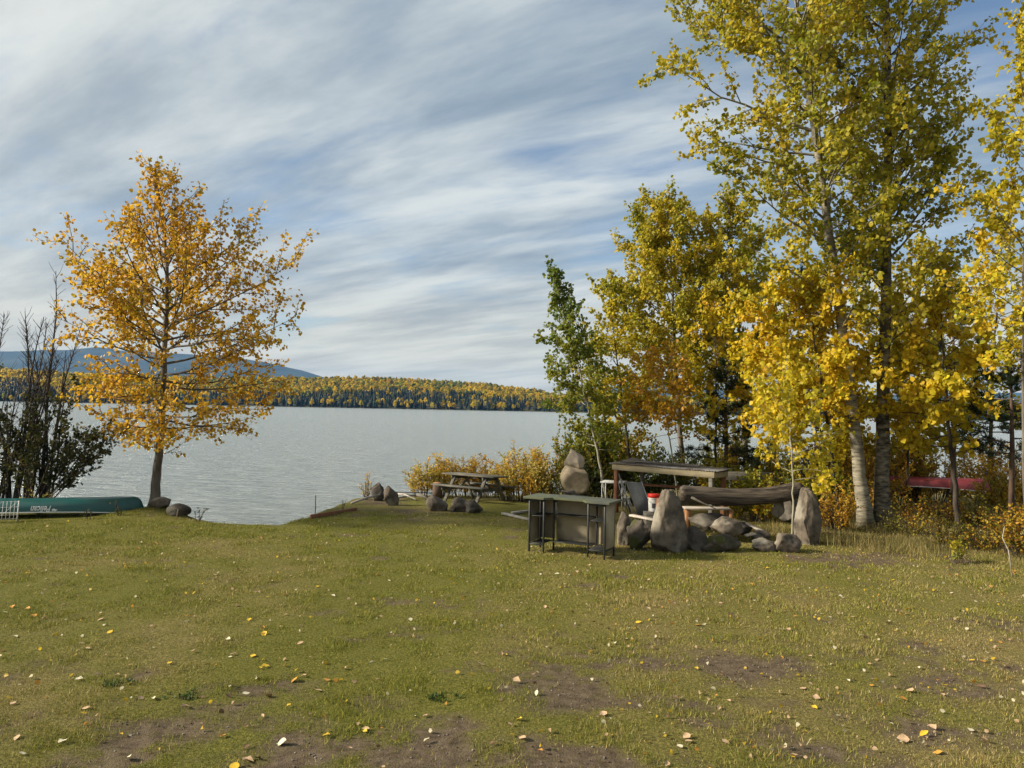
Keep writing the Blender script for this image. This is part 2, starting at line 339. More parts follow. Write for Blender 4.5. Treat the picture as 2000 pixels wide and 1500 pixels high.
bp = N(n, 'ShaderNodeBump'); bp.inputs['Strength'].default_value = 0.9; bp.inputs['Distance'].default_value = 0.03; l.new(nz_(55), bp.inputs['Height']); l.new(bp.outputs[0], b.inputs['Normal'])
tag(link('ground', me, m, smooth=True), kind='structure')

# lake
WZ = -0.62
m, n, l, b = base_mat('lake_water')
b.inputs['Base Color'].default_value = (0.31, 0.355, 0.36, 1); b.inputs['Roughness'].default_value = 0.16; b.inputs['IOR'].default_value = 1.33; b.inputs['Specular IOR Level'].default_value = 0.5
t = N(n, 'ShaderNodeTexCoord')
def wav(sc, st, d):
    mp = N(n, 'ShaderNodeMapping'); mp.inputs['Scale'].default_value = st; l.new(t.outputs['Object'], mp.inputs[0])
    q = N(n, 'ShaderNodeTexNoise'); q.inputs['Scale'].default_value = sc; q.inputs['Detail'].default_value = d; q.inputs['Roughness'].default_value = 0.6; l.new(mp.outputs[0], q.inputs['Vector']); return q.outputs['Fac']
h = M('ADD', wav(1.0, (0.45, 2.0, 1), 6), M('MULTIPLY', wav(0.16, (0.5, 1.6, 1), 3), 2.6), nodes=n, links=l)
bp = N(n, 'ShaderNodeBump'); bp.inputs['Strength'].default_value = 1.0; bp.inputs['Distance'].default_value = 0.9; l.new(h, bp.inputs['Height']); l.new(bp.outputs[0], b.inputs['Normal'])
V = np.array([(-5300, -120, WZ), (5300, -120, WZ), (5300, 7000, WZ), (-5300, 7000, WZ)], float)
tag(link('lake_water', mesh_np('lake_water', V, np.array([[0, 1, 2, 3]])), m), kind='structure')

# far shore: hill terrain, forest, mountain
def skyl(px):   # crest of the wooded hill above the far waterline, in pixels of the photograph
    return np.interp(px, [-1500, -400, 0, 120, 300, 480, 620, 750, 880, 960, 1040, 1090, 1160, 1300, 1500, 1800, 2600, 4000], [74, 72, 66, 58, 52, 56, 58, 61, 57, 52, 43, 33, 38, 34, 28, 30, 36, 40])
FD, FB = 800.0, 1120.0
def hill_z(x, y):
    u = 1000 + x / y * 1510
    H = (skyl(u) * FB / 1510 - 9) * (1 + 0.10 * (fbm(x * 0.012, y * 0.012, 3) - 0.5))
    t_ = np.clip((y - FD) / (FB - FD), 0, 1.6)
    return WZ + 0.4 + H * np.where(t_ < 1, t_ ** 0.85, 1 - 0.5 * (t_ - 1)) + 3 * (fbm(x * 0.02, y * 0.02, 3) - 0.5) * t_
hx = np.linspace(-2200, 2200, 220); hy = np.concatenate([[FD - 8], np.linspace(FD, 1500, 40)])
HX, HY = np.meshgrid(hx, hy); HZ = hill_z(HX.ravel(), HY.ravel()); HZ[:len(hx)] = WZ - 1
ii = (np.arange(len(hy) - 1)[:, None] * len(hx) + np.arange(len(hx) - 1)[None]).ravel()
MAT['forest_floor'] = noise_mat('forest_floor', (0.03, 0.035, 0.015), (0.10, 0.085, 0.03), 0.03, 1, 0)
tag(link('far_hill', mesh_np('far_hill', np.stack([HX.ravel(), HY.ravel(), HZ], 1), np.stack([ii, ii + 1, ii + len(hx) + 1, ii + len(hx)], 1)), 'forest_floor', smooth=True), kind='structure')
def ridge(name, D, prof, jit, seed, depth=1500):
    us = np.arange(-900, 3600, 12.0); base = np.interp(us, [p[0] for p in prof], [p[1] for p in prof])
    yh = 797 + (us - 1000) * math.tan(ROLL)
    hgt = np.maximum((yh - base) * D / 1510, -5) + jit * (fbm(us * 0.03 + seed, us * 0 + seed, 4) - 0.5)
    X = (us - 1000) / 1510 * D; k = len(us)
    rows = [(0.0, 0, -60), (0.25, -depth * 0.55, -10)]
    V = np.vstack([np.stack([X, 0 * X + D - depth, 0 * X - 5], 1), np.stack([X, 0 * X + D - depth * 0.5, hgt * 0.55 + jit * (fbm(us * 0.05 + 3, us * 0 + 8, 3) - 0.5)], 1),
                   np.stack([X, 0 * X + D, hgt], 1), np.stack([X, 0 * X + D + depth, 0 * X - 5], 1)])
    i0 = np.arange(k - 1); Q = np.vstack([np.stack([i0 + r_ * k, i0 + 1 + r_ * k, i0 + 1 + (r_ + 1) * k, i0 + (r_ + 1) * k], 1) for r_ in range(3)])
    tag(link(name, mesh_np(name, V, Q), 'fish_far', smooth=True), kind='structure')
ridge('mountain', 5400, [(-900, 700), (-300, 692), (0, 686), (110, 683), (185, 677), (240, 684), (330, 689), (430, 694), (490, 701), (545, 712), (580, 721), (620, 732), (680, 748), (760, 775), (900, 800), (1120, 790), (1180, 757), (1240, 748), (1330, 752), (1450, 764), (1700, 772), (2200, 760), (3600, 740)], 16, 4)

# --- far forest: templates merged by numpy
def conifer_t(rs):
    r_ = np.random.default_rng(rs); V = []; Fq = []
    n_ = 7; lay = 5
    for k in range(lay):
        z0 = 0.08 + 0.9 * k / lay; z1 = min(1.0, z0 + 0.34); rad = 0.16 * (1 - k / lay) ** 0.8 + 0.02
        o = len(V)
        for j in range(n_):
            a_ = j * 2 * math.pi / n_ + r_.uniform(-.3, .3); q = rad * r_.uniform(0.6, 1.25); V.append((q * math.cos(a_), q * math.sin(a_), z0 + r_.uniform(-.03, .03)))
        V.append((r_.uniform(-.01, .01), r_.uniform(-.01, .01), z1))
        Fq += [(o + j, o + (j + 1) % n_, o + n_) for j in range(n_)]
    return np.array(V), np.array(Fq)
def broad_t(rs):
    r_ = np.random.default_rng(rs + 50); K = 46
    d_ = r_.normal(size=(K, 3)); d_ /= np.linalg.norm(d_, axis=1)[:, None]
    c = d_ * (r_.uniform(0.35, 1, (K, 1)) ** 0.5) * np.array([0.24, 0.24, 0.36]) + np.array([0, 0, 0.62])
    c[:, :2] *= (1.25 - 0.75 * np.clip((c[:, 2:3] - 0.4) / 0.6, 0, 1))
    V = []; T = []
    for q in c:
        a_ = r_.normal(size=3); a_ /= np.linalg.norm(a_); b_ = np.cross(a_, r_.normal(size=3)); b_ /= np.linalg.norm(b_) + 1e-9
        s_ = r_.uniform(0.07, 0.12); o = len(V)
        V += [q + a_ * s_, q + b_ * s_, q - a_ * s_, q - b_ * s_ + np.cross(a_, b_) * s_ * 0.5]; T += [(o, o + 1, o + 2), (o, o + 2, o + 3)]
    o = len(V); V += [np.array((-.015, 0, 0)), np.array((.015, 0, 0)), np.array((0, .015, 0.5))]; T.append((o, o + 1, o + 2))
    return np.array(V), np.array(T)
TC = [conifer_t(i) for i in range(6)]; TB = [broad_t(i) for i in range(8)]
PAL = np.array([(0.58, 0.42, 0.022), (0.52, 0.38, 0.022), (0.42, 0.34, 0.03), (0.24, 0.26, 0.03), (0.50, 0.33, 0.02), (0.15, 0.18, 0.03)])
def forest(name, x, y, label, only=None):
    Vs, Ts, Cs, o = [], [], [], 0
    z = hill_z(x, y); t_ = (y - FD) / (FB - FD)
    patch = fbm(x * 0.010 + 3, y * 0.010, 3); p2 = fbm(x * 0.022 + 31, y * 0.022, 3)
    for i in range(len(x)):
        front = t_[i] < 0.36 + 0.5 * (patch[i] - 0.5)
        con = (rng.random() < (0.78 if front else 0.04)) or (p2[i] > 0.68 and rng.random() < 0.5)
        if con:
            V, T = TC[rng.integers(6)]; s_ = rng.uniform(6.5, 11.5) * (1 if front else 0.8); w = s_ * rng.uniform(1.0, 1.5)
            c = np.array((0.020, 0.032, 0.019)) * rng.uniform(0.6, 1.5)
        else:
            V, T = TB[rng.integers(8)]; s_ = rng.uniform(7.5, 11.5) * (0.8 if front else 1); w = s_ * rng.uniform(0.95, 1.4)
            k = rng.random() + (p2[i] - 0.5) * 2.2
            c = PAL[int(np.clip(k * 5, 0, 5))] * rng.uniform(0.7, 1.2)
        a_ = rng.uniform(0, 6.28); ca, sa = math.cos(a_), math.sin(a_)
        W = np.stack([(V[:, 0] * ca - V[:, 1] * sa) * w + x[i], (V[:, 0] * sa + V[:, 1] * ca) * w + y[i], V[:, 2] * s_ + z[i] - 0.5], 1)
        Vs.append(W); Ts.append(T + o); o += len(V); Cs.append(np.repeat((c[None] * rng.uniform(0.75, 1.25, (1, 1))), len(V), 0))
    return tag(link(name, mesh_np(name, np.vstack(Vs), np.vstack(Ts), np.vstack(Cs)), 'leaf'), label, 'forest', kind='stuff')
NT = 10500
fy_ = FD + 4 + (FB + 60 - FD) * rng.random(NT) ** 1.15
fx_ = (rng.random(NT) * 2500 - 1150) / 1510 * fy_ + rng.normal(0, 4, NT)
fy_[:620] = FD + rng.random(620) * 9
forest('far_forest', fx_, fy_, 'far wooded shore of dark spruce and yellow aspen across the lake')
for k, u in enumerate([22, 128, 262, 531, 566, 706, 772, 797, 846, 879, 925, 985, 1003, 610]):
    d = FD - 1.0; V, T = TB[k % 8]; s_ = 6.5 + 3.5 * rng.random(); x0 = (u - 1000) / 1510 * d
    th = thing('shore_aspen', 'small yellow aspen standing before dark spruce on the far shore', 'tree', (x0, d, WZ + 0.2), rng.uniform(0, 6), 'yellow aspens on the far shore')
    c = PAL[k % 3] * rng.uniform(0.9, 1.2)
    link('crown', mesh_np('crown', V[:-3] * (s_ * 0.95, s_ * 0.95, s_), T[:-1], np.repeat(c[None], len(V) - 3, 0)), 'leaf', th)
    Geo().tube([(0, 0, -0.3), (0, 0, s_ * 0.35), (0.1, 0, s_ * 0.7)], [0.18, 0.12, 0.05], 5).obj('trunk', 'bark_pale', th)

# ------------------------------------------------------------------ trees
def leaves_mesh(name, P, D, size, cols, wid=0.42, fold=0.16, r_=rng, droop=0.5):
    k = len(P); D = D / (np.linalg.norm(D, axis=1)[:, None] + 1e-9)
    rv = r_.normal(size=(k, 3)); S = np.cross(D, rv); S /= np.linalg.norm(S, axis=1)[:, None] + 1e-9; Nn = np.cross(S, D)
    tpl = np.array([(0, 0, 0), (wid, 0.28, fold), (wid * 0.86, 0.66, fold * 1.1), (0, 1.0, -0.06), (-wid * 0.86, 0.66, fold * 1.1), (-wid, 0.28, fold)])
    V = P[:, None] + size[:, None, None] * (tpl[None, :, 0:1] * S[:, None] + tpl[None, :, 1:2] * D[:, None] + tpl[None, :, 2:3] * Nn[:, None])
    o = (np.arange(k) * 6)[:, None]
    F = np.vstack([o + np.array([[0, 1, 2, 3]]), o + np.array([[0, 3, 4, 5]])])
    return mesh_np(name, V.reshape(-1, 3), F, np.repeat(cols, 6, 0))
def pal_cols(k, pal, wts, P, r_, clump=1.2, var=0.22):
    pal = np.array(pal); w = np.cumsum(np.array(wts) / sum(wts))
    cl = fbm(P[:, 0] * clump + P[:, 2] * 0.7 * clump + 50, P[:, 1] * clump + P[:, 2] * clump + 9, 2)
    u = np.clip((cl - 0.5) * 2.0 + 0.5, 0, 0.999) * 0.6 + 0.4 * r_.random(k)
    idx = np.clip(np.searchsorted(w, np.clip(u, 0, 0.999)), 0, len(pal) - 1)
    return pal[idx] * r_.uniform(1 - var, 1 + var, (k, 1)) * r_.uniform(0.94, 1.06, (k, 3))
def walk(p, d, L, k, r_, wob=0.12, lift=0.0):
    pts = [np.array(p, float)]; d = np.array(d, float); d /= np.linalg.norm(d)
    for i in range(k):
        d = d + r_.normal(0, wob, 3) + np.array((0, 0, lift)); d /= np.linalg.norm(d); pts.append(pts[-1] + d * L / k)
    return np.array(pts)
def on(P, t):
    f = t * (len(P) - 1); i = min(int(f), len(P) - 2); a_ = f - i
    return P[i] * (1 - a_) + P[i + 1] * a_, (P[i + 1] - P[i]) / (np.linalg.norm(P[i + 1] - P[i]) + 1e-9)
def side(d, r_, ang):
    q = np.cross(d, r_.normal(size=3)); q /= np.linalg.norm(q) + 1e-9
    return d * math.cos(ang) + q * math.sin(ang)
def tree(name, label, base, trunk, tr, env, nprim, pal, wts, seed, bark='bark_grey', leaf=0.09, sp2=0.32, sp3=0.17, spl=0.06, lk=3.4, wid=0.42, group=None, wob=0.1, lift=0.05, hang=0.8, cat='tree', lscale=1.0, t_min=0.0, bare_frac=0.0, rfrac=0.42, clump=1.2, sides=10):
    """trunk: offsets from base; tr: (radius at foot, radius at top); env: rows (height, reach towards -x, reach towards +x, rise in degrees)"""
    r_ = np.random.default_rng(seed); spl = spl / lk; sp3 = sp3 * 0.72
    th = thing(name, label, cat, base, 0, group)
    Tk = np.array(trunk, float); zz = np.concatenate([np.linspace(0, 1, 26)])
    f = np.linspace(0, 1, len(Tk)); Pk = np.stack([np.interp(zz, f, Tk[:, i]) for i in range(3)], 1)
    for _ in range(3): Pk[1:-1] = (Pk[:-2] + 2 * Pk[1:-1] + Pk[2:]) / 4
    Pk[1:-1, :2] += r_.normal(0, 0.012, (24, 2))
    rad = tr[0] + (tr[1] - tr[0]) * zz ** 0.85; rad[0] *= 1.35; rad[1] *= 1.1
    g = Geo().tube(Pk, rad, sides); env = np.array(env, float)
    LP, LD = [], []
    def leafy(P, n_, lo=0.15):
        n_ = max(n_, 2); t_ = np.clip(np.linspace(lo, 1, n_) + r_.uniform(-.03, .03, n_), 0, 0.999) * (len(P) - 1); i = t_.astype(int); a_ = (t_ - i)[:, None]
        LP.append(P[i] * (1 - a_) + P[i + 1] * a_ + r_.normal(0, 0.055, (n_, 3)))
        d = P[i + 1] - P[i]; d = d / (np.linalg.norm(d, axis=1)[:, None] + 1e-9) * 0.6 + r_.normal(0, 0.6, (n_, 3)); d[:, 2] -= hang * r_.uniform(0.2, 1.3, n_); LD.append(d)
    def sub(P, L, r0, dep):
        n2 = max(2, int(L / sp2)) if dep == 0 else max(1, int(L / sp3))
        for j in range(n2):
            s_ = (0.14 if dep == 0 else 0.1) + (0.9) * (j + r_.uniform(0.1, 0.9)) / n2
            if s_ > 0.99: continue
            q, d = on(P, s_); dd = side(d, r_, r_.uniform(0.5, 1.0)); dd[2] += 0.12
            l2 = (L * (0.42 - 0.22 * s_) if dep == 0 else r_.uniform(0.14, 0.34) * lscale) * r_.uniform(0.6, 1.25)
            Q = walk(q, dd, l2, 3 if dep == 0 else 2, r_, 0.16, 0.03)
            g.tube(Q, np.linspace(max(r0 * 0.42, 0.005) if dep == 0 else 0.0042, 0.0028, len(Q)), 4 if dep == 0 else 3, False)
            if dep == 0:
                sub(Q, l2, r0 * 0.4, 1)
                if r_.random() >= bare_frac: leafy(Q, int(l2 / spl * 0.6), 0.2)
            elif r_.random() >= bare_frac: leafy(Q, int(l2 / spl))
    h0, h1 = env[0, 0], env[-1, 0]
    for i in range(nprim):
        u = (i + r_.uniform(0, 1)) / nprim; hh = h0 + (h1 - h0) * u
        t_ = np.interp(hh, Pk[:, 2], zz); p, d = on(Pk, min(t_, 0.995)); phi = i * 2.399 + r_.uniform(-.5, .5)
        c_ = 0.5 + 0.5 * math.cos(phi); L = (np.interp(hh, env[:, 0], env[:, 1]) * (1 - c_) + np.interp(hh, env[:, 0], env[:, 2]) * c_) * r_.uniform(0.72, 1.12)
        el = R(np.interp(hh, env[:, 0], env[:, 3]) + r_.uniform(-9, 9))
        B = walk(p, (math.cos(phi) * math.cos(el), math.sin(phi) * math.cos(el), math.sin(el)), L, 7, r_, wob, lift)
        r0 = min(np.interp(t_, zz, rad) * 0.5, 0.005 + 0.0095 * L * rfrac / 0.42)
        g.tube(B, np.linspace(r0, 0.004, len(B)), 5, False)
        sub(B, L, r0, 0)
        leafy(B, int(L * 0.35 / spl * 0.6), 0.65)
    top = Pk[-6:]; sub(top, np.linalg.norm(top[-1] - top[0]), 0.012, 0)
    V, F = g.arrays(); link('trunk', mesh_np('trunk', V, F), bark, th, smooth=True)
    LP = np.vstack(LP); LD = np.vstack(LD); k = len(LP)
    link('crown', leaves_mesh('crown', LP, LD, leaf * r_.uniform(0.65, 1.2, k), pal_cols(k, pal, wts, LP + np.array(base), r_, clump), wid, r_=r_), 'leaf', th)
    return th, k
GOLD = [(0.55, 0.315, 0.016), (0.50, 0.265, 0.014), (0.60, 0.38, 0.025), (0.45, 0.25, 0.018), (0.40, 0.30, 0.03)]
OLIVE = [(0.24, 0.245, 0.02), (0.34, 0.31, 0.022), (0.44, 0.36, 0.024), (0.50, 0.40, 0.024), (0.56, 0.40, 0.025)]
YELL = [(0.36, 0.33, 0.022), (0.52, 0.43, 0.024), (0.60, 0.46, 0.024), (0.62, 0.44, 0.022), (0.58, 0.37, 0.02)]
GREEN = [(0.10, 0.15, 0.02), (0.14, 0.18, 0.022), (0.20, 0.22, 0.024), (0.30, 0.27, 0.022)]
def gp(px, py):       # ground point under a pixel, on the terrain
    p = gpt(px, py, 0)
    for _ in range(8): p = gpt(px, py, float(gz(p.x, p.y)))
    return p
def on_ground(x, y, dz=0.0): return (x, y, float(gz(x, y)) + dz)
NL = []
b0 = on_ground(-8.40, 18.35, -0.05)
NL.append(tree('poplar_tree', 'lone golden-orange poplar at the lake edge above two rounded rocks', b0, [(0, 0, 0), (0.03, 0, 0.8), (0.10, 0, 1.8), (0.14, 0, 3.5), (0.16, 0, 5.0), (0.05, 0, 6.6), (-0.25, 0, 8.1)], (0.125, 0.016),
     [(1.25, 0.9, 0.7, 5), (1.75, 1.5, 1.5, -6), (2.4, 2.1, 2.6, -16), (3.1, 2.2, 2.6, -2), (3.8, 3.0, 3.3, 17), (4.5, 2.8, 3.3, 23), (5.2, 2.1, 2.4, 33), (6.0, 1.5, 1.5, 44), (6.9, 1.1, 1.0, 56), (7.9, 0.5, 0.5, 70)], 90, GOLD, [2, 3, 3, 2, 2], 11, lk=1.9, leaf=0.09, sp2=0.30, sp3=0.20, spl=0.075))
# two tall aspens
pa = gp(1692, 1030); pb = gp(1728, 1030)
def off(pts, base, d): return [tuple(at(u, v, d) - Vector(base)) for u, v in pts]
ba = (pa.x, pa.y, float(gz(pa.x, pa.y)) - 0.05); bb = (pb.x, pb.y + 0.1, float(gz(pb.x, pb.y)) - 0.05)
da, db = pa.y, pb.y + 0.1
tka = [(0, 0, 0)] + off([(1672, 850), (1645, 640), (1612, 400), (1585, 210), (1562, 60), (1540, -120), (1530, -260)], ba, da)
tkb = [(0, 0, 0)] + off([(1722, 850), (1728, 640), (1733, 400), (1736, 180), (1728, 0), (1725, -160), (1728, -330)], bb, db)
NL.append(tree('aspen_tree', 'tall pale-barked aspen leaning towards the water with olive-green leaves', ba, tka, (0.165, 0.02),
     [(4.4, 1.9, 1.6, 14), (5.6, 2.7, 2.0, 20), (7.0, 3.1, 2.2, 24), (8.5, 3.8, 2.3, 22), (9.8, 4.2, 2.2, 22), (11.2, 4.0, 2.1, 24), (13.2, 3.0, 2.0, 36)], 76, OLIVE, [4, 4, 4, 2, 1], 21, 'bark_aspen', 0.102, lk=2.3, sp2=0.34, sp3=0.22, spl=0.075, wid=0.5))
NL.append(tree('aspen_tree', 'tall straight dark-scarred aspen with wide forking limbs and mixed green-gold leaves', bb, tkb, (0.185, 0.022),
     [(3.9, 1.5, 1.9, 15), (5.2, 1.8, 2.6, 32), (6.5, 2.0, 3.1, 40), (8.0, 2.0, 3.2, 42), (9.5, 2.0, 2.8, 46), (11.5, 2.3, 3.3, 38), (13.8, 1.8, 2.4, 48)], 74, OLIVE, [3, 4, 4, 3, 1], 22, 'bark_scarred', 0.102, lk=2.2, sp2=0.36, sp3=0.22, spl=0.075, wid=0.5))
def simple(name, label, px_, d, top, env_px, nprim, pal, wts, seed, lean=0.0, tr=(0.06, 0.01), bark='bark_dark', leaf=0.10, wid=0.45, group=None, **kw):
    """top: pixel row of the tree top; env_px: rows (pixel row of limb start, reach left px, reach right px, rise)"""
    x = (px_ - 1000) / 1510 * d; base = (x, d, float(gz(x, d)) - 0.05); yh = 797 + (px_ - 1000) * math.tan(ROLL)
    zt = CAM_H + (yh - top) * d / 1510 - base[2]
    env = sorted([(CAM_H + (yh - v) * d / 1510 - base[2], a_ * d / 1510, b_ * d / 1510, e_) for v, a_, b_, e_ in env_px])
    tk = [(lean * t_ * d / 1510 + 0.06 * math.sin(5 * t_ + seed), 0.05 * math.sin(4 * t_ + seed * 2), zt * t_) for t_ in np.linspace(0, 1, 7)]
    q = tree(name, label, base, tk, tr, env, nprim, pal, wts, seed, bark, leaf, wid=wid, group=group, **kw); NL.append(q); return q
simple('aspen_sapling', 'young yellow aspen with pale slim stem beside the fallen log', 1549, 15.6, 690, [(940, 70, 75, 10), (880, 110, 110, 15), (820, 115, 110, 25), (760, 85, 80, 45), (700, 20, 20, 70)], 26, YELL, [2, 3, 3, 2, 1], 31, -10, (0.022, 0.006), 'bark_pale', 0.095, wid=0.5, sp2=0.26, sp3=0.2, spl=0.08, lift=0.02)
simple('aspen_sapling', 'bushy bright yellow aspen with thin brown stem behind the leaning aspen', 1640, 18.8, 560, [(850, 130, 80, 5), (780, 190, 110, 12), (720, 210, 100, 20), (660, 170, 90, 35), (600, 80, 60, 55), (565, 20, 20, 70)], 44, YELL, [1, 3, 3, 3, 2], 32, -60, (0.055, 0.008), 'bark_dark', 0.11, wid=0.5, sp2=0.26, sp3=0.2, spl=0.07)
simple('aspen_sapling', 'round-leaved yellow aspen standing in front of the red canoe', 1868, 18.2, 585, [(880, 90, 40, -8), (820, 140, 70, 2), (760, 150, 80, 10), (700, 120, 90, 25), (640, 60, 60, 45), (590, 15, 15, 70)], 38, YELL, [1, 3, 3, 3, 1], 33, -30, (0.07, 0.009), 'bark_dark', 0.125, wid=0.52, sp2=0.26, sp3=0.2, spl=0.075)
simple('aspen_tree', 'yellow-green aspen with grey trunk at the edge of the thicket', 1996, 15.6, -40, [(800, 90, 150, -5), (720, 140, 150, 5), (640, 150, 180, 18), (520, 170, 200, 28), (380, 170, 210, 34), (220, 130, 180, 42), (80, 60, 100, 58), (-30, 20, 20, 70)], 54, YELL, [3, 3, 3, 2, 1], 34, 25, (0.042, 0.01), 'bark_grey', 0.10, wid=0.5, sp2=0.32, sp3=0.22, spl=0.08)
simple('poplar_tree', 'broad olive-gold poplar behind the low plank shelter', 1345, 25.0, 405, [(780, 110, 90, 5), (700, 170, 115, 14), (620, 185, 130, 24), (550, 165, 130, 34), (480, 110, 95, 50), (412, 25, 25, 70)], 62, OLIVE, [2, 4, 4, 2, 1], 41, -50, (0.11, 0.012), 'bark_grey', 0.11, wid=0.38, sp2=0.28, sp3=0.2, spl=0.065)
simple('poplar_tree', 'narrow-topped olive-gold poplar between the broad poplar and the tall aspens', 1470, 25.5, 385, [(740, 110, 100, 8), (650, 135, 130, 18), (570, 130, 125, 28), (490, 100, 90, 44), (395, 22, 22, 70)], 58, OLIVE, [2, 4, 4, 3, 1], 42, -55, (0.11, 0.012), 'bark_grey', 0.11, wid=0.38, sp2=0.28, sp3=0.2, spl=0.065)
simple('aspen_tree', 'slender green aspen leaning out over the lake with bare outer twigs', 1196, 21.5, 532, [(880, 70, 50, 0), (800, 100, 60, 15), (720, 95, 55, 32), (640, 65, 40, 48), (540, 14, 14, 74)], 58, GREEN, [2, 3, 3, 2], 43, -118, (0.045, 0.008), 'bark_pale', 0.10, wid=0.42, sp2=0.25, sp3=0.2, spl=0.06)
simple('aspen_tree', 'olive-yellow aspen with dark stem beside the slender green aspen', 1238, 23.0, 590, [(850, 90, 70, 5), (780, 110, 80, 16), (710, 100, 70, 30), (640, 55, 40, 52), (598, 14, 14, 72)], 38, OLIVE, [1, 3, 3, 4, 2], 44, -45, (0.055, 0.008), 'bark_dark', 0.105, wid=0.42, sp2=0.3, sp3=0.21, spl=0.08)
simple('aspen_sapling', 'orange-yellow sapling with a thin pale leaning stem behind the shelter roof', 1325, 22.0, 690, [(860, 70, 60, 0), (810, 110, 80, 8), (760, 90, 80, 25), (700, 20, 25, 65)], 28, [(0.50, 0.29, 0.02), (0.55, 0.33, 0.025), (0.44, 0.23, 0.018), (0.30, 0.24, 0.02)], [3, 3, 2, 2], 45, -35, (0.03, 0.006), 'bark_pale', 0.10, wid=0.42, sp2=0.28, sp3=0.2, spl=0.08)
simple('aspen_tree', 'gold-leaved aspen filling the thicket behind the straight aspen trunk', 1790, 23.5, 470, [(820, 110, 110, 5), (720, 140, 150, 18), (620, 120, 140, 32), (540, 70, 80, 50), (480, 15, 15, 70)], 44, OLIVE, [1, 2, 3, 4, 3], 46, 10, (0.08, 0.01), 'bark_dark', 0.11, wid=0.46, sp2=0.36, sp3=0.22, spl=0.08)
simple('aspen_tree', 'yellow aspen at the far end of the thicket beyond the red canoe', 1935, 25.5, 430, [(840, 90, 110, 5), (740, 120, 150, 18), (640, 110, 140, 32), (540, 70, 90, 50), (440, 15, 15, 70)], 40, YELL, [3, 3, 2, 2, 1], 47, 20, (0.08, 0.01), 'bark_grey', 0.11, wid=0.46, sp2=0.38, sp3=0.22, spl=0.085)

simple('aspen_tree', 'yellow-gold aspen between the two poplars above the shelter', 1408, 22.8, 600, [(860, 90, 80, 0), (800, 120, 110, 8), (740, 120, 110, 20), (670, 80, 80, 40), (608, 15, 15, 70)], 40, YELL, [3, 3, 2, 2, 2], 48, -20, (0.05, 0.008), 'bark_dark', 0.11, wid=0.46, sp2=0.34, sp3=0.21, spl=0.08)
simple('aspen_sapling', 'low golden sapling spreading behind the end of the fallen log', 1590, 20.5, 660, [(890, 110, 90, -4), (840, 140, 120, 4), (780, 130, 110, 16), (720, 80, 70, 40), (668, 15, 15, 70)], 40, YELL, [2, 3, 3, 3, 2], 49, 0, (0.045, 0.008), 'bark_dark', 0.11, wid=0.5, sp2=0.32, sp3=0.21, spl=0.08)
simple('aspen_sapling', 'olive-yellow sapling squeezed between the straight aspen and the red canoe', 1768, 20.8, 640, [(880, 90, 80, -4), (820, 120, 110, 6), (750, 110, 110, 20), (690, 60, 60, 45), (648, 12, 12, 70)], 36, OLIVE, [1, 2, 3, 4, 3], 50, 15, (0.04, 0.008), 'bark_dark', 0.11, wid=0.5, sp2=0.32, sp3=0.21, spl=0.08)
# pines
def pine(label, px_, d, top, low, reach, seed, n=26, dens=1.0):
    r_ = np.random.default_rng(seed); x = (px_ - 1000) / 1510 * d; base = (x, d, float(gz(x, d)) - 0.05); yh = 797 + (px_ - 1000) * math.tan(ROLL)
    zt = CAM_H + (yh - top) * d / 1510 - base[2]; zl = CAM_H + (yh - low) * d / 1510 - base[2]
    th = thing('pine_tree', label, 'tree', base, 0, 'dark pines in the thicket'); g = Geo().tube([(0, 0, 0), (0.03, 0, zt * 0.5), (0, 0.02, zt)], [0.075, 0.05, 0.012], 8)
    P, D = [], []
    for i in range(n):
        u = (i + r_.random()) / n; h = zl + (zt - zl) * u; L = reach * (1 - u) ** 0.75 * r_.uniform(0.7, 1.15) + 0.12; ph = i * 2.4 + r_.uniform(-.4, .4); el = R(-8 + 45 * u)
        B = walk((0, 0, h), (math.cos(ph) * math.cos(el), math.sin(ph) * math.cos(el), math.sin(el)), L, 5, r_, 0.08, 0.04); g.tube(B, np.linspace(0.018, 0.005, 6), 4, False)
        for j in range(int(5 + L * 9)):
            q, dd = on(B, r_.uniform(0.25, 0.999)); tw = walk(q, side(dd, r_, r_.uniform(0.3, 0.8)) + np.array((0, 0, .25)), r_.uniform(0.12, 0.3), 2, r_, 0.1); g.tube(tw, [0.006, 0.004, 0.003], 3, False)
            for s_ in r_.uniform(0.1, 1, int(26 * dens)):
                q2, d2 = on(tw, min(s_, .999)); P.append(q2); D.append(side(d2, r_, r_.uniform(0.4, 1.0)))
    V, F = g.arrays(); link('trunk', mesh_np('trunk', V, F), 'bark_pine', th, smooth=True)
    P = np.array(P); D = np.array(D); k = len(P); c = np.array((0.030, 0.050, 0.018)) * r_.uniform(0.6, 1.5, (k, 1))
    link('crown', leaves_mesh('crown', P, D, r_.uniform(0.09, 0.15, k), c, 0.055, 0.0, r_), 'leaf', th)
pine('small dark pine with drooping boughs directly behind the shelter', 1418, 22.6, 715, 905, 1.25, 61, 34)
pine('dark pine rising behind the round-leaved yellow aspen', 1862, 22.0, 560, 880, 1.6, 62, 36)
pine('dark pine with broad low boughs beside the grey-trunked aspen', 1975, 17.6, 690, 900, 1.3, 63, 26)
pine('thin pine half hidden behind the two tall aspens', 1560, 26.0, 530, 840, 1.4, 64, 30)

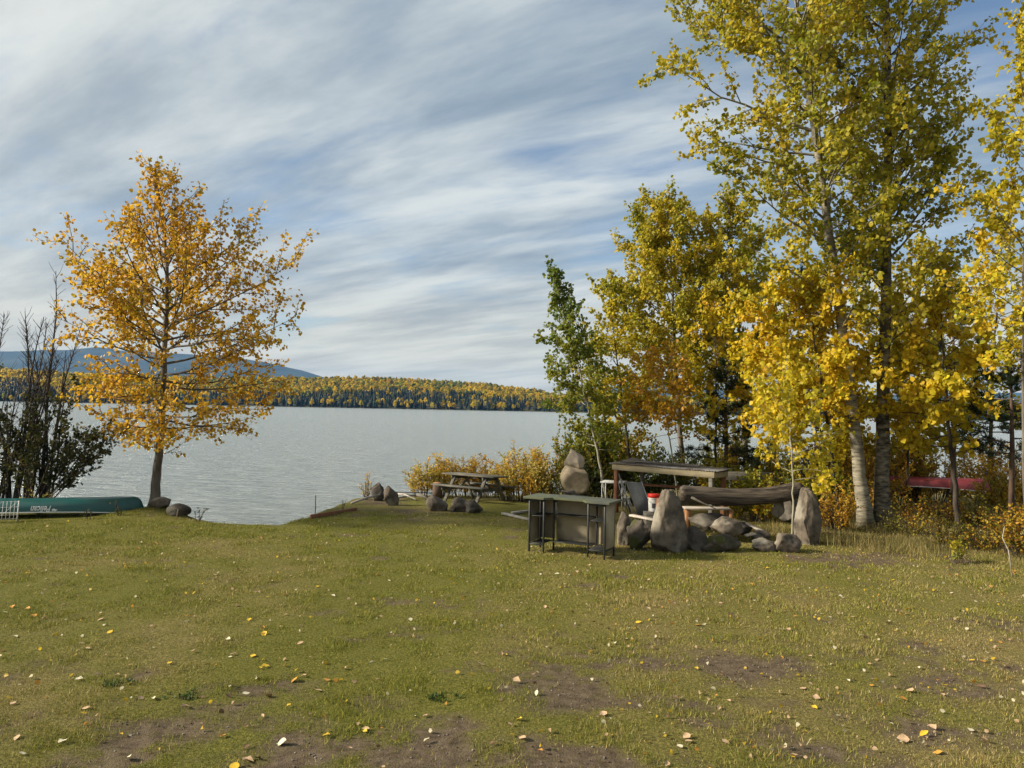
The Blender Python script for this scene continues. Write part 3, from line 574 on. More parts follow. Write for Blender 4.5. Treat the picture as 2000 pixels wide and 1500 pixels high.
# bushes
def bush(name, label, px_, d, h, w, nst, pal, wts, seed, leaf=0.06, wid=0.3, bark='bark_dark', lean=(0, 0), dens=1.0, group=None, spread=0.35, bare_top=0.0, lo=0.15, thick=1.0):
    r_ = np.random.default_rng(seed); x = (px_ - 1000) / 1510 * d; base = (x, d, float(gz(x, d)) - 0.03)
    th = thing(name, label, 'bush', base, 0, group); g = Geo(); LP, LD = [], []
    for i in range(nst):
        ph = r_.uniform(0, 6.28); rr = w * math.sqrt(r_.random()); hh = h * r_.uniform(0.6, 1.08) * (1 - 0.35 * (rr / w) ** 2)
        s = np.array((math.cos(ph) * rr * spread, math.sin(ph) * rr * spread * 0.8, 0)); e = np.array((math.cos(ph) * rr + lean[0] * hh, math.sin(ph) * rr * 0.8 + lean[1] * hh, hh))
        B = walk(s, e - s, np.linalg.norm(e - s), 6, r_, 0.07, 0.0); g.tube(B, np.linspace((0.006 + 0.006 * hh) * min(thick, 1.3), 0.004 * thick, 7), 4, False)
        for j in range(int(hh * 9 * dens) + 2):
            t_ = r_.uniform(lo, 0.99); q, dd = on(B, t_); l2 = r_.uniform(0.12, 0.4) * min(1, hh); Q = walk(q, side(dd, r_, r_.uniform(0.35, 0.9)), l2, 2, r_, 0.12, 0.05); g.tube(Q, np.array([0.004, 0.003, 0.002]) * thick, 3, False)
            if t_ > 1 - bare_top: continue
            for s_ in np.linspace(0.1, 0.99, max(3, int(l2 / 0.035 * dens))):
                q2, d2 = on(Q, s_); LP.append(q2 + r_.normal(0, 0.012, 3)); LD.append(side(d2, r_, r_.uniform(0.4, 1.2)) + np.array((0, 0, r_.uniform(-.7, .2))))
    V, F = g.arrays(); so_ = link('stem', mesh_np('stem', V, F), bark, th, smooth=True)
    if h < 0.8 or spread > 0.5: tag(so_, kind='stuff')
    if not LP: return
    LP = np.array(LP); LD = np.array(LD); k = len(LP)
    link('foliage', leaves_mesh('foliage', LP, LD, leaf * r_.uniform(0.6, 1.25, k), pal_cols(k, pal, wts, LP + np.array(base), r_, 2.5), wid, r_=r_), 'leaf', th)
WIL = [(0.62, 0.43, 0.06), (0.60, 0.36, 0.03), (0.56, 0.45, 0.11), (0.42, 0.34, 0.05), (0.66, 0.50, 0.18)]
G1 = 'yellow willows along the shore'
bush('willow_bush', 'yellow willow bush at the water end of the picnic table', 850, 23.8, 1.25, 0.8, 40, WIL, [2, 3, 2, 2, 1], 71, 0.075, 0.23, 'bark_dark', dens=1.25, spread=0.75, group=G1)
bush('willow_bush', 'orange-tinted willow bush directly behind the picnic table top', 930, 24.4, 1.35, 1.0, 46, [(0.52, 0.29, 0.03), (0.50, 0.34, 0.06), (0.40, 0.24, 0.03), (0.3, 0.24, 0.06)], [3, 3, 2, 1], 72, 0.075, 0.23, 'bark_dark', dens=1.25, spread=0.75, group=G1)
bush('willow_bush', 'feathery golden willow bush between picnic table and balanced stones', 1030, 23.0, 1.5, 1.0, 66, WIL, [2, 3, 2, 2, 1], 73, 0.075, 0.23, 'bark_dark', dens=1.25, spread=0.75, group=G1)
bush('willow_bush', 'wispy yellow willow bush just behind the balanced stones', 1092, 22.6, 1.25, 0.8, 40, WIL, [2, 3, 2, 2, 1], 74, 0.075, 0.23, 'bark_dark', dens=1.25, spread=0.75, group=G1)
bush('willow_sprig', 'small orange sprig growing beside the pointed shore stone', 722, 22.0, 0.75, 0.2, 9, WIL, [2, 4, 1, 1, 1], 75, 0.055, 0.16, 'bark_dark', dens=0.9)
bush('alder_bush', 'dark green alder bush under the slender green aspen', 1135, 22.0, 1.5, 0.95, 34, [(0.06, 0.085, 0.02), (0.09, 0.11, 0.02), (0.16, 0.15, 0.02), (0.36, 0.24, 0.02)], [3, 3, 2, 1], 76, 0.075, 0.36)
bush('alder_bush', 'leafy green bush showing under the shelter roof', 1275, 23.2, 1.75, 1.25, 46, [(0.10, 0.13, 0.02), (0.15, 0.17, 0.022), (0.22, 0.2, 0.02), (0.30, 0.24, 0.02)], [3, 3, 2, 1], 77, 0.08, 0.36)
bush('alder_bush', 'yellow-green bush behind the shelter posts', 1385, 23.8, 1.7, 1.3, 44, [(0.12, 0.15, 0.02), (0.2, 0.2, 0.022), (0.32, 0.26, 0.02), (0.44, 0.28, 0.02)], [3, 3, 2, 1], 78, 0.08, 0.36)
bush('alder_bush', 'green-gold bush behind the fallen log', 1510, 21.5, 1.6, 1.0, 36, [(0.16, 0.17, 0.02), (0.28, 0.24, 0.022), (0.42, 0.29, 0.02), (0.12, 0.12, 0.02)], [3, 3, 2, 1], 79, 0.08, 0.38)
RUST = [(0.46, 0.25, 0.022), (0.52, 0.33, 0.028), (0.34, 0.16, 0.02), (0.34, 0.27, 0.028), (0.22, 0.20, 0.03)]
G2 = 'rusty undergrowth bushes below the aspens'
bush('rose_bush', 'rust-orange bush between the standing boulder and the aspen trunks', 1635, 17.6, 1.0, 0.55, 30, RUST, [3, 3, 2, 1, 1], 80, 0.06, 0.34, group=G2)
bush('rose_bush', 'brown-gold bush directly behind the two aspen trunks', 1700, 20.5, 1.5, 1.0, 42, RUST, [2, 3, 2, 2, 1], 81, 0.065, 0.34, group=G2)
bush('rose_bush', 'tangled olive-brown bush hiding the underside of the red canoe', 1805, 19.6, 0.7, 0.95, 44, RUST, [1, 2, 2, 3, 3], 82, 0.06, 0.34, group=G2)
bush('rose_bush', 'olive and rust bush in front of the red canoe tip', 1895, 19.2, 0.72, 0.95, 44, RUST, [2, 2, 2, 3, 3], 83, 0.06, 0.34, group=G2)
bush('rose_bush', 'tall twiggy golden bush beyond the red canoe', 1960, 23.0, 2.1, 1.5, 46, RUST, [2, 4, 2, 2, 1], 84, 0.07, 0.34, group=G2)
bush('rose_bush', 'golden brown bush behind the middle of the red canoe', 1825, 26.0, 2.3, 1.7, 48, RUST, [2, 4, 2, 2, 1], 85, 0.07, 0.34, group=G2)
bush('rose_bush', 'dark twiggy bush at the foot of the grey-trunked aspen', 1985, 16.0, 0.95, 0.8, 36, RUST, [1, 2, 2, 3, 4], 86, 0.055, 0.34, group=G2)
bush('rose_bush', 'golden bush far behind the standing boulder', 1600, 23.5, 1.9, 1.3, 42, RUST, [2, 4, 1, 3, 1], 87, 0.075, 0.36, group=G2)
bush('rose_bush', 'dense gold and rust bush filling the gap behind the leaning aspen foot', 1660, 22.5, 2.3, 1.5, 50, RUST, [2, 4, 1, 3, 2], 102, 0.085, 0.38, dens=1.2, group=G2)
bush('rose_bush', 'tall rust-brown bush behind the straight aspen foot', 1752, 23.5, 2.4, 1.5, 50, RUST, [2, 4, 2, 3, 2], 103, 0.085, 0.38, dens=1.2, group=G2)
bush('rose_bush', 'low dark brown bramble at the foot of the straight aspen', 1775, 17.4, 0.6, 0.8, 36, RUST, [1, 1, 2, 3, 4], 104, 0.05, 0.36, group=G2)
bush('rose_bush', 'low olive bramble in front of the round-leaved yellow aspen', 1850, 16.4, 0.55, 0.85, 36, RUST, [1, 1, 1, 3, 5], 105, 0.05, 0.36, group=G2)
bush('alder_bush', 'yellow-green bush filling the gap behind the balanced stones and shelter', 1190, 24.5, 2.3, 1.3, 46, [(0.12, 0.15, 0.02), (0.2, 0.2, 0.022), (0.36, 0.28, 0.02), (0.48, 0.30, 0.02)], [2, 3, 3, 2], 106, 0.09, 0.38, dens=1.1)
bush('alder_bush', 'tall green-gold bush behind the pine and shelter', 1450, 25.0, 2.4, 1.4, 46, [(0.12, 0.15, 0.02), (0.2, 0.2, 0.022), (0.36, 0.28, 0.02), (0.48, 0.30, 0.02)], [2, 3, 3, 2], 107, 0.09, 0.38, dens=1.1)
bush('rose_bush', 'twiggy gold bush beside the tip of the red canoe', 1945, 20.6, 1.2, 0.6, 26, RUST, [2, 4, 1, 3, 1], 109, 0.07, 0.36, group=G2)
bush('alder_bush', 'tall leafy green bush below the slender green aspen', 1148, 23.0, 2.5, 1.0, 44, [(0.12, 0.15, 0.02), (0.17, 0.19, 0.022), (0.28, 0.25, 0.02), (0.46, 0.30, 0.02)], [3, 3, 2, 1], 110, 0.09, 0.38, dens=1.1)
bush('rose_bush', 'brown-green bramble thicket at the foot of the pine by the lawn', 1942, 15.4, 0.8, 0.8, 40, RUST, [1, 2, 1, 3, 4], 111, 0.055, 0.36, group=G2)
bush('rose_bush', 'golden bramble thicket behind the crooked pale stick', 2010, 14.6, 1.1, 0.8, 40, RUST, [2, 3, 1, 3, 2], 112, 0.06, 0.36, group=G2)
for u_, d_, sd_ in ((376, 7.05, 113), (243, 7.3, 114), (885, 7.1, 115)):
    bush('clover_tuft', 'dark green clover tuft growing in the worn soil', u_, d_, 0.06, 0.17, 26, [(0.04, 0.09, 0.02), (0.06, 0.11, 0.022), (0.09, 0.13, 0.025)], [1, 1, 1], sd_, 0.022, 0.42, dens=2.0, spread=0.9, group='clover tufts in the lawn')
bush('alder_bush', 'low yellow-green bush showing between the fallen log and the grey board', 1475, 18.9, 1.15, 0.85, 36, [(0.16, 0.18, 0.02), (0.26, 0.25, 0.022), (0.42, 0.33, 0.02), (0.54, 0.36, 0.02)], [3, 3, 2, 2], 116, 0.085, 0.38, dens=1.1)
bush('alder_bush', 'yellow-green bush between the standing stone and the leaning aspen', 1600, 19.2, 1.4, 0.8, 36, [(0.16, 0.18, 0.02), (0.26, 0.25, 0.022), (0.42, 0.33, 0.02), (0.54, 0.36, 0.02)], [3, 3, 2, 2], 117, 0.085, 0.38, dens=1.1)
bush('alder_bush', 'golden-green bush showing below the grey board behind the shelter end', 1420, 21.2, 1.2, 0.9, 36, [(0.16, 0.18, 0.02), (0.26, 0.25, 0.022), (0.42, 0.33, 0.02), (0.54, 0.36, 0.02)], [3, 3, 2, 2], 118, 0.085, 0.38, dens=1.1)
bush('leafy_shoot', 'sparse shoot with round yellow-green leaves at the lawn edge', 1868, 13.9, 0.55, 0.32, 7, [(0.42, 0.36, 0.03), (0.26, 0.27, 0.05), (0.5, 0.36, 0.03)], [2, 2, 1], 88, 0.075, 0.45, dens=0.55, spread=0.8)
DK = [(0.035, 0.042, 0.014), (0.055, 0.058, 0.016), (0.09, 0.08, 0.02), (0.15, 0.11, 0.03)]
bush('alder_bush', 'dark leaning alder clump behind the green canoe', 66, 18.3, 2.9, 1.5, 20, DK, [3, 3, 2, 1], 91, 0.085, 0.33, lean=(0.38, 0), dens=1.15, spread=0.12, lo=0.3)
bush('alder_bush', 'dark upright alder clump beside the wire fence panel', -6, 18.7, 4.0, 0.8, 13, DK, [4, 3, 2, 1], 92, 0.08, 0.33, lean=(0.08, 0), dens=1.1, spread=0.3, lo=0.25, bare_top=0.25)
for u, v_, hh, sd_, w_ in ((30, 18.6, 5.8, 93, 0.35), (62, 18.9, 6.4, 94, 0.3), (98, 18.9, 6.2, 95, 0.32)):
    bush('bare_sapling', 'bare leafless sapling rising behind the dark alders', u, v_, hh, w_ * 1.5, 6, DK, [3, 3, 2, 1], sd_, 0.05, 0.3, lean=(0.03, 0), dens=1.6, spread=0.2, bare_top=0.80, thick=1.8, group='bare saplings behind the canoe', lo=0.35)
bush('alder_bush', 'small-leaved dark tree reaching into view above the bare saplings', -75, 18.0, 5.0, 0.9, 5, DK, [4, 3, 1, 1], 96, 0.07, 0.33, lean=(0.06, 0), dens=1.1, lo=0.6)
for u, d_, hh, sd_ in ((183, 17.25, 0.35, 97), (240, 17.45, 0.45, 98), (395, 17.3, 0.4, 99)):
    bush('shore_weed', 'thin weed stalk growing at the lawn edge by the water', u, d_, hh, 0.12, 4, DK, [2, 2, 2, 1], sd_, 0.045, 0.25, dens=0.5, group='weeds along the lawn edge')
bush('dry_weed', 'dark dried weed stalk on the bank beside the weathered board', 676, 19.6, 0.5, 0.06, 3, DK, [1, 1, 2, 1], 100, 0.03, 0.2, dens=0.6)
bush('willow_sprig', 'yellow-leaved twig sprouting behind the end of the green canoe', 92, 18.1, 0.75, 0.4, 10, WIL, [1, 1, 2, 3, 1], 101, 0.07, 0.15, dens=0.7)

# ------------------------------------------------------------------ rocks
def rock(name, label, base, size, seed, mat='rock', rz=0.0, flats=9, sink=0.12, tilt=(0, 0), group=None, parent=None, sub=4, point=0.0, rough=0.10):
    r_ = np.random.default_rng(seed); bm = bmesh.new(); bmesh.ops.create_icosphere(bm, subdivisions=sub, radius=1.0)
    pl = [(Vector(r_.normal(size=3)).normalized(), r_.uniform(0.50, 0.86)) for _ in range(flats + 2)]; o_ = Vector(r_.uniform(0, 50, 3))
    for v in bm.verts:
        p = v.co.copy()
        for n_, d_ in pl:
            e_ = p.dot(n_) - d_
            if e_ > 0: p -= n_ * e_ * 0.97
        k = 1 + rough * mnoise.fractal(p * 1.7 + o_, 0.8, 2.1, 6) + rough * 0.4 * mnoise.noise(p * 6 + o_)
        p *= k
        if point: p.x *= 1 - point * max(0, p.z + 0.1); p.y *= 1 - point * max(0, p.z + 0.1)
        v.co = p
    co = np.array([v.co[:] for v in bm.verts]); lo, hi = co.min(0), co.max(0)
    for v in bm.verts:
        for i in range(3): v.co[i] = ((v.co[i] - lo[i]) / (hi[i] - lo[i]) - (0.5 if i < 2 else 0)) * size[i]
    me = bpy.data.meshes.new(name); bm.to_mesh(me); bm.free()
    o = link(name, me, mat, parent, (base[0], base[1], base[2] - sink * size[2]), smooth=True); o.rotation_euler = (tilt[0], tilt[1], rz)
    if parent is None: tag(o, label, 'rock', group)
    return o
def rock_px(name, label, x0, x1, y0, y1, seed, mat='rock', dep=0.8, group=None, **kw):
    """rock whose foot row is y1 and that spans x0..x1, y0..y1 in the photograph"""
    p = gp((x0 + x1) / 2, y1); s = p.y / 1510; w = (x1 - x0) * s * 1.04; h = (y1 - y0) * s * 1.02; sk = kw.pop('sink', 0.2)
    h = h / (1 - sk); d = w * dep
    return rock(name, label, (p.x, p.y + d * 0.42, float(gz(p.x, p.y))), (w, d, h), seed, mat, sink=sk, group=group, **kw)
rock_px('boulder', 'rounded grey boulder against the lone poplar trunk', 286, 325, 986, 1006, 201, 'rock', flats=1)
rock_px('boulder', 'brown domed boulder at the poplar foot with a short stake before it', 319, 364, 988, 1011, 202, 'rock_dark', flats=0)
rock_px('standing_stone', 'dark pointed stone leaning at the top of the bank', 718, 748, 944, 978, 203, 'rock_dark', point=0.45, tilt=(0, 0.12))
rock_px('standing_stone', 'upright blunt stone next to the pointed stone on the bank', 748, 777, 950, 988, 204, 'rock', point=0.25)
rock_px('boulder', 'squat cracked brown boulder before the picnic table bench', 831, 873, 969, 999, 205, 'rock', flats=7)
rock_px('boulder', 'smooth rounded boulder touching the rough dark one by the picnic table', 880, 915, 973, 1000, 206, 'rock', flats=6)
rock_px('boulder', 'rough dark jagged boulder by the picnic table leg', 906, 942, 977, 1003, 207, 'rock_dark', flats=14, rough=0.2)
rock_px('boulder', 'small low stone tucked beside the smooth rounded boulder', 877, 890, 988, 1000, 208, 'rock_dark')
rock_px('boulder', 'tall egg-shaped boulder standing in front of the fallen log', 1274, 1345, 961, 1079, 209, 'rock', flats=3, dep=0.8, sub=5, point=0.22, rough=0.09)
rock_px('standing_stone', 'tall upright slab-like stone at the end of the fallen log', 1560, 1611, 957, 1066, 210, 'rock', flats=5, sub=5, dep=0.85, point=0.06)
rock_px('boulder', 'tan block-shaped rock at the foot of the upright stone', 1519, 1568, 1044, 1080, 211, 'rock', flats=7)
rock_px('boulder', 'low flat grey rock half buried beside the tan block-shaped rock', 1473, 1523, 1054, 1078, 212, 'rock', flats=7)
rock_px('boulder', 'small brown rock behind the low flat grey rock', 1470, 1507, 1037, 1057, 213, 'rock_dark')
rock_px('boulder', 'mossy rough rock beside the bar counter end', 1206, 1240, 1002, 1066, 214, 'rock', flats=12, rough=0.2)
rock_px('boulder', 'moss-covered dark rock between bar counter and egg-shaped boulder', 1228, 1278, 1018, 1074, 215, 'rock_moss', flats=12, rough=0.2)
rock_px('boulder', 'low moss-grown dark rock at the front of the fire ring', 1372, 1450, 1046, 1079, 216, 'rock_moss', flats=10, rough=0.18)
rock_px('boulder', 'dark sooty rock wedged beside the egg-shaped boulder', 1335, 1385, 1030, 1076, 217, 'rock_dark', flats=10, rough=0.15)
def rock_at(label, px_, py_, d, w, h, seed, mat, **kw):    # rock whose base is hidden: centre pixel of its foot at distance d
    p = at(px_, py_, d); return rock('boulder', label, (p.x, d, p.z), (w, w * 0.8, h), seed, mat, sink=0.0, **kw)
rock_at('angular grey rock on top of the fire ring under the log', 1418, 1050, 16.0, 0.68, 0.42, 218, 'rock')
rock_at('long dark rock lying under the log middle', 1385, 1038, 16.5, 0.85, 0.40, 219, 'rock_dark')
rock_at('round dark rock at the back of the fire ring', 1453, 1046, 16.4, 0.34, 0.30, 220, 'rock_dark')
rock_at('pale chunk of rock holding up the far end of the log', 1519, 1012, 16.6, 0.26, 0.45, 221, 'rock')
rock_at('dark block of rock under the raised end of the log', 1545, 1022, 16.9, 0.52, 0.56, 222, 'rock_dark')
# balanced stone sculpture behind the bar
d = 18.4; q = at(1117, 973, d)
th = thing('balanced_stones', 'balanced stone stack with pointed cap stone standing behind the bar counter', 'sculpture', (q.x, d, 0))
zt = q.z + 0.07
rock('pedestal_stone', None, (0, 0, -0.05), (1.0, 0.9, zt - 0.02), 230, 'rock_dark', parent=th, sink=0)
rock('slab_stone', None, (0, 0, zt - 0.12), (0.78, 0.62, 0.16), 231, 'rock_dark', parent=th, sink=0)
rock('neck_stone', None, (-0.03, 0, zt + 0.0), (0.46, 0.40, 0.14), 236, 'rock_dark', parent=th, sink=0)
big = rock('middle_stone', None, (-0.07, 0, zt + 0.06), (0.74, 0.6, 0.70), 233, 'rock_tan', parent=th, sink=0, flats=8, tilt=(0.0, 0.42), rough=0.05)
capst = rock('cap_stone', None, (0.09, 0, zt + 0.62), (0.50, 0.42, 0.52), 234, 'rock_tan', parent=th, sink=0, flats=9, tilt=(0.0, -0.30), point=0.85, rough=0.06)
MAT['rock_cap'] = noise_mat('rock_cap', (0.19, 0.155, 0.12), (0.37, 0.315, 0.245), 4, 0.9, 0.5, cc=(0.16, 0.14, 0.11)); capst.data.materials[0] = MAT['rock_cap']

# ------------------------------------------------------------------ bar counter
p0 = gp(1031, 1076); p1 = gp(1181, 1094); dx, dy = p1.x - p0.x, p1.y - p0.y; Wd = math.hypot(dx, dy); HB, DB = 1.0, 0.50
bar = thing('bar_counter', 'dark metal patio bar counter with beige panels and open shelves facing the lawn', 'bar counter', (p0.x, p0.y, float(gz(p0.x + dx / 2, p0.y))), math.atan2(dy, dx))
UL, UR = 0.31, Wd - 0.33
for u, v_ in ((0.015, 0.015), (UL, 0.015), (UR, 0.015), (Wd - 0.015, 0.015), (0.015, DB), (UL + 0.04, DB - 0.12), (UR, DB - 0.06), (Wd - 0.015, DB)):
    Geo().box((u, v_, (HB - 0.03) / 2 - 0.01), (0.03, 0.03, HB - 0.012), bev=0.003).obj('leg', 'bar_frame', bar)
top = bmesh.new(); oc = [(-0.10, -0.05), (UL + 0.02, -0.05), (UL + 0.14, 0.10), (UR - 0.14, 0.10), (UR - 0.02, -0.05), (Wd + 0.09, -0.05), (Wd + 0.09, DB + 0.12), (Wd * 0.5, DB + 0.17), (-0.10, DB + 0.12)]
f = top.faces.new([top.verts.new((u, v_, HB - 0.018)) for u, v_ in oc]); r_ = bmesh.ops.extrude_face_region(top, geom=[f]); bmesh.ops.translate(top, verts=[e for e in r_['geom'] if isinstance(e, bmesh.types.BMVert)], vec=(0, 0, 0.04)); bmesh.ops.recalc_face_normals(top, faces=top.faces)
bmesh.ops.bevel(top, geom=top.edges[:], offset=0.005, segments=1, affect='EDGES'); me = bpy.data.meshes.new('counter_top'); top.to_mesh(me); top.free(); link('counter_top', me, 'bar_top', bar)
def panel(c, size): return Geo().box(c, size, bev=0.002).obj('panel', 'bar_panel', bar)
panel((UL / 2 + 0.02, DB + 0.004, 0.58), (UL - 0.02, 0.008, 0.76)); panel(((UL + UR) / 2 + 0.02, DB + 0.03, 0.57), (UR - UL - 0.02, 0.008, 0.78)); panel(((UR + Wd) / 2, DB + 0.004, 0.57), (Wd - UR - 0.05, 0.008, 0.78))
panel((Wd - 0.004, DB / 2 + 0.01, 0.57), (0.008, DB - 0.06, 0.80)); panel((0.004, DB / 2 + 0.01, 0.57), (0.008, DB - 0.06, 0.80))
def shelf(u0, u1, v0, v1, z): 
    s = Geo().box(((u0 + u1) / 2, (v0 + v1) / 2, z), (u1 - u0, v1 - v0, 0.014), bev=0.003); return s.obj('shelf', 'bar_frame', bar)
shelf(0.03, UL - 0.017, 0.02, DB - 0.01, 0.67); shelf(UR + 0.017, Wd - 0.032, 0.02, DB - 0.01, 0.67); shelf(UL + 0.07, UR - 0.02, DB - 0.20, DB + 0.02, 0.68)
shelf(0.03, UL - 0.017, 0.02, DB - 0.01, 0.17); shelf(UR + 0.017, Wd - 0.032, 0.02, DB - 0.01, 0.17); shelf(UL + 0.07, UR - 0.02, DB - 0.26, DB + 0.02, 0.18)
for a_, b_ in (((0.015, 0.03, 0.955), (0.015, DB - 0.02, 0.955)), ((Wd - 0.015, 0.03, 0.955), (Wd - 0.015, DB - 0.02, 0.955)), ((Wd - 0.015, 0.03, 0.145), (Wd - 0.015, DB - 0.02, 0.145)), ((0.03, 0.015, 0.955), (UL - 0.02, 0.015, 0.955)), ((UR + 0.02, 0.015, 0.955), (Wd - 0.03, 0.015, 0.955)), ((UR + 0.02, 0.015, 0.145), (Wd - 0.03, 0.015, 0.145)), ((0.03, 0.015, 0.145), (UL - 0.02, 0.015, 0.145))):
    Geo().beam(a_, b_, 0.024, 0.024, 0.002).obj('rail', 'bar_frame', bar)

# ------------------------------------------------------------------ picnic table
pc = gp(925, 979); zc_ = float(gz(pc.x, pc.y + 0.1))
pt = thing('picnic_table', 'weathered grey wooden picnic table with attached benches near the shore', 'picnic table', (pc.x, pc.y + 0.15, zc_), 0)
pt.rotation_euler = (R(-2.0), R(0), math.atan2(-1.03, 1.47))
LT = 1.85
for k in range(5): Geo().box((0, -0.30 + 0.15 * k, 0.735), (LT, 0.138, 0.04), bev=0.004).obj('table_plank', 'wood_table', pt)
for sy in (-1, 1):
    for k in range(2): Geo().box((0.0, sy * (0.64 + 0.145 * k), 0.435), (LT, 0.135, 0.04), bev=0.004).obj('bench_plank', 'wood_table', pt)
for sx in (-0.56, 0.56):
    for sy in (-1, 1): Geo().beam((sx + 0.024, sy * 0.66, -0.02), (sx + 0.024, sy * 0.24, 0.712), 0.045, 0.10, 0.004, (1, 0, 0)).obj('leg', 'wood_table', pt)
    Geo().box((sx - 0.024, 0, 0.355), (0.045, 1.52, 0.11), bev=0.004).obj('bench_support', 'wood_table', pt)
    Geo().box((sx - 0.024, 0, 0.66), (0.045, 0.68, 0.10), bev=0.004).obj('top_support', 'wood_table', pt)
    Geo().beam((sx * 0.93, 0, 0.40), (sx * 0.22, 0, 0.70), 0.045, 0.085, 0.004, (0, 1, 0)).obj('brace', 'wood_table', pt)
p = gp(856, 975)
st = thing('log_round', 'sawn brown log round standing at the end of the picnic bench', 'log', (p.x - 0.06, p.y + 0.35, float(gz(p.x, p.y))))
Geo().tube([(0, 0, -0.03), (0, 0, 0.2), (0.01, 0, 0.44)], [0.16, 0.15, 0.15], 14).obj('bark', 'bark_pine', st, smooth=False)
Geo().tube([(0.01, 0, 0.44), (0.01, 0, 0.452)], [0.146, 0.14], 14).obj('cut_face', 'wood_orange', st)

# ------------------------------------------------------------------ canoes
def hull_pt(s, a, L, W, Dp):
    e = abs(s); w = W / 2 * max(1 - e ** 2.3, 0) ** 0.75
    g = 0.115 * (1 - e ** 2.2)                         # gunwale rises off the grass amidships when the boat lies upside down
    top = Dp * (1.0 + 0.05 * e) * (math.sqrt(max(1 - ((e - 0.90) / 0.10) ** 2, 0)) if e > 0.90 else 1)
    c_, s_ = math.cos(a), math.sin(a)
    return Vector((s * L / 2, math.copysign(abs(c_) ** 0.72, c_) * w, g + max(top - g, 0) * max(s_, 0) ** 0.78))
def canoe(label, mat, loc, rz, L, W=0.9, Dp=0.36, tilt=0.0):
    th = thing('canoe', label, 'canoe', loc, rz); th.rotation_euler = (tilt, 0, rz)
    ns, na = 60, 22; S = np.sin(np.linspace(-1, 1, ns) * math.pi / 2) * 0.9995
    V = [hull_pt(s, math.pi * j / na, L, W, Dp) for s in S for j in range(na + 1)]
    k = na + 1; i0 = (np.arange(ns - 1)[:, None] * k + np.arange(na)[None]).ravel()
    hull_o = link('hull', mesh_np('hull', np.array([tuple(v) for v in V]), np.stack([i0, i0 + k, i0 + k + 1, i0 + 1], 1)), mat, th, smooth=True)
    for a_ in (0.0, math.pi): Geo().tube([hull_pt(s, a_, L, W, Dp) + Vector((0, math.copysign(0.006, math.cos(a_)), 0)) for s in S], 0.014, 6).obj('gunwale', 'white_paint', th, smooth=True)
    Geo().tube([hull_pt(s, math.pi / 2, L, W, Dp) + Vector((0, 0, -0.004)) for s in S[4:-4]], 0.012, 6).obj('keel', mat, hull_o, smooth=True)
    for s_ in (-0.35, 0.35): Geo().box((s_ * L / 2, 0, 0.14), (0.20, W * 0.8, 0.02), bev=0.004).obj('thwart', 'wood_cream', th)
    return th
e1 = gp(265, 1003); e0 = gp(60, 1013); dv = Vector((e1.x - e0.x, e1.y - e0.y, 0)).normalized(); LC = 4.7
cc = Vector((e1.x, e1.y + 0.42, 0)) - dv * LC / 2
gcan = canoe('upturned dark green canoe with white gunwale lying on the lawn edge', 'canoe_green', (cc.x, cc.y, 0.02), math.atan2(dv.y, dv.x), LC, 0.86, 0.37)
# lettering on the hull side, upside down because the boat is turned over
tcu = bpy.data.curves.new('hull_lettering', 'FONT'); tcu.body = 'Pelican'; tcu.size = 1.0; tcu.shear = 0.25; tcu.offset = 0.02
tob = bpy.data.objects.new('hull_lettering', tcu); COL.objects.link(tob); bpy.context.view_layer.update()
tme = bpy.data.meshes.new_from_object(tob.evaluated_get(bpy.context.evaluated_depsgraph_get())); bpy.data.objects.remove(tob)
bm = bmesh.new(); bm.from_mesh(tme); bmesh.ops.triangulate(bm, faces=bm.faces[:]); 
LOGO = [(-0.95, 0.42), (-0.62, 0.60), (-0.30, 0.50), (-0.18, 0.62), (-0.10, 0.40), (-0.34, 0.28), (-0.60, 0.36)]
lv = [bm.verts.new((u, v_, 0)) for u, v_ in LOGO]; bm.faces.new(lv); bmesh.ops.triangulate(bm, faces=bm.faces[:]); bmesh.ops.subdivide_edges(bm, edges=[e for e in bm.edges if e.calc_length() > 0.25], cuts=2)
us = [v.co.x for v in bm.verts]; tw = max(us) - 0.0; sc_ = 0.40 / tw
s0 = (at(114, 1001, e1.y).x - cc.x) / math.cos(math.atan2(dv.y, dv.x)) / (LC / 2)      # the word starts here and runs back towards -x
for v in bm.verts:
    s = s0 - v.co.x * sc_ / (LC / 2); zz_ = 0.245 - v.co.y * sc_ * 1.35
    a_ = math.pi; best = None
    for q_ in np.linspace(math.pi, math.pi / 2, 60):
        h_ = hull_pt(s, q_, LC, 0.86, 0.37)
        if best is None or abs(h_.z - zz_) < best[0]: best = (abs(h_.z - zz_), h_)
    h_ = best[1]; v.co = (h_.x, h_.y - 0.007, zz_)
bmesh.ops.recalc_face_normals(bm, faces=bm.faces); bm.to_mesh(tme); bm.free(); tme.materials.clear()
link('hull_lettering', tme, 'white_paint', next(c for c in gcan.children if c.name.startswith('hull')))
r0_ = at(1935, 948, 22.2); r1_ = at(1768, 941, 22.8); dv = Vector((r0_.x - r1_.x, r0_.y - r1_.y, 0)).normalized(); cr = Vector((r0_.x, r0_.y, 0)) - dv * 2.2
canoe('upturned red canoe resting above the undergrowth among the trees', 'canoe_red', (cr.x, cr.y, 0.5), math.atan2(dv.y, dv.x), 4.4, 0.85, 0.36)
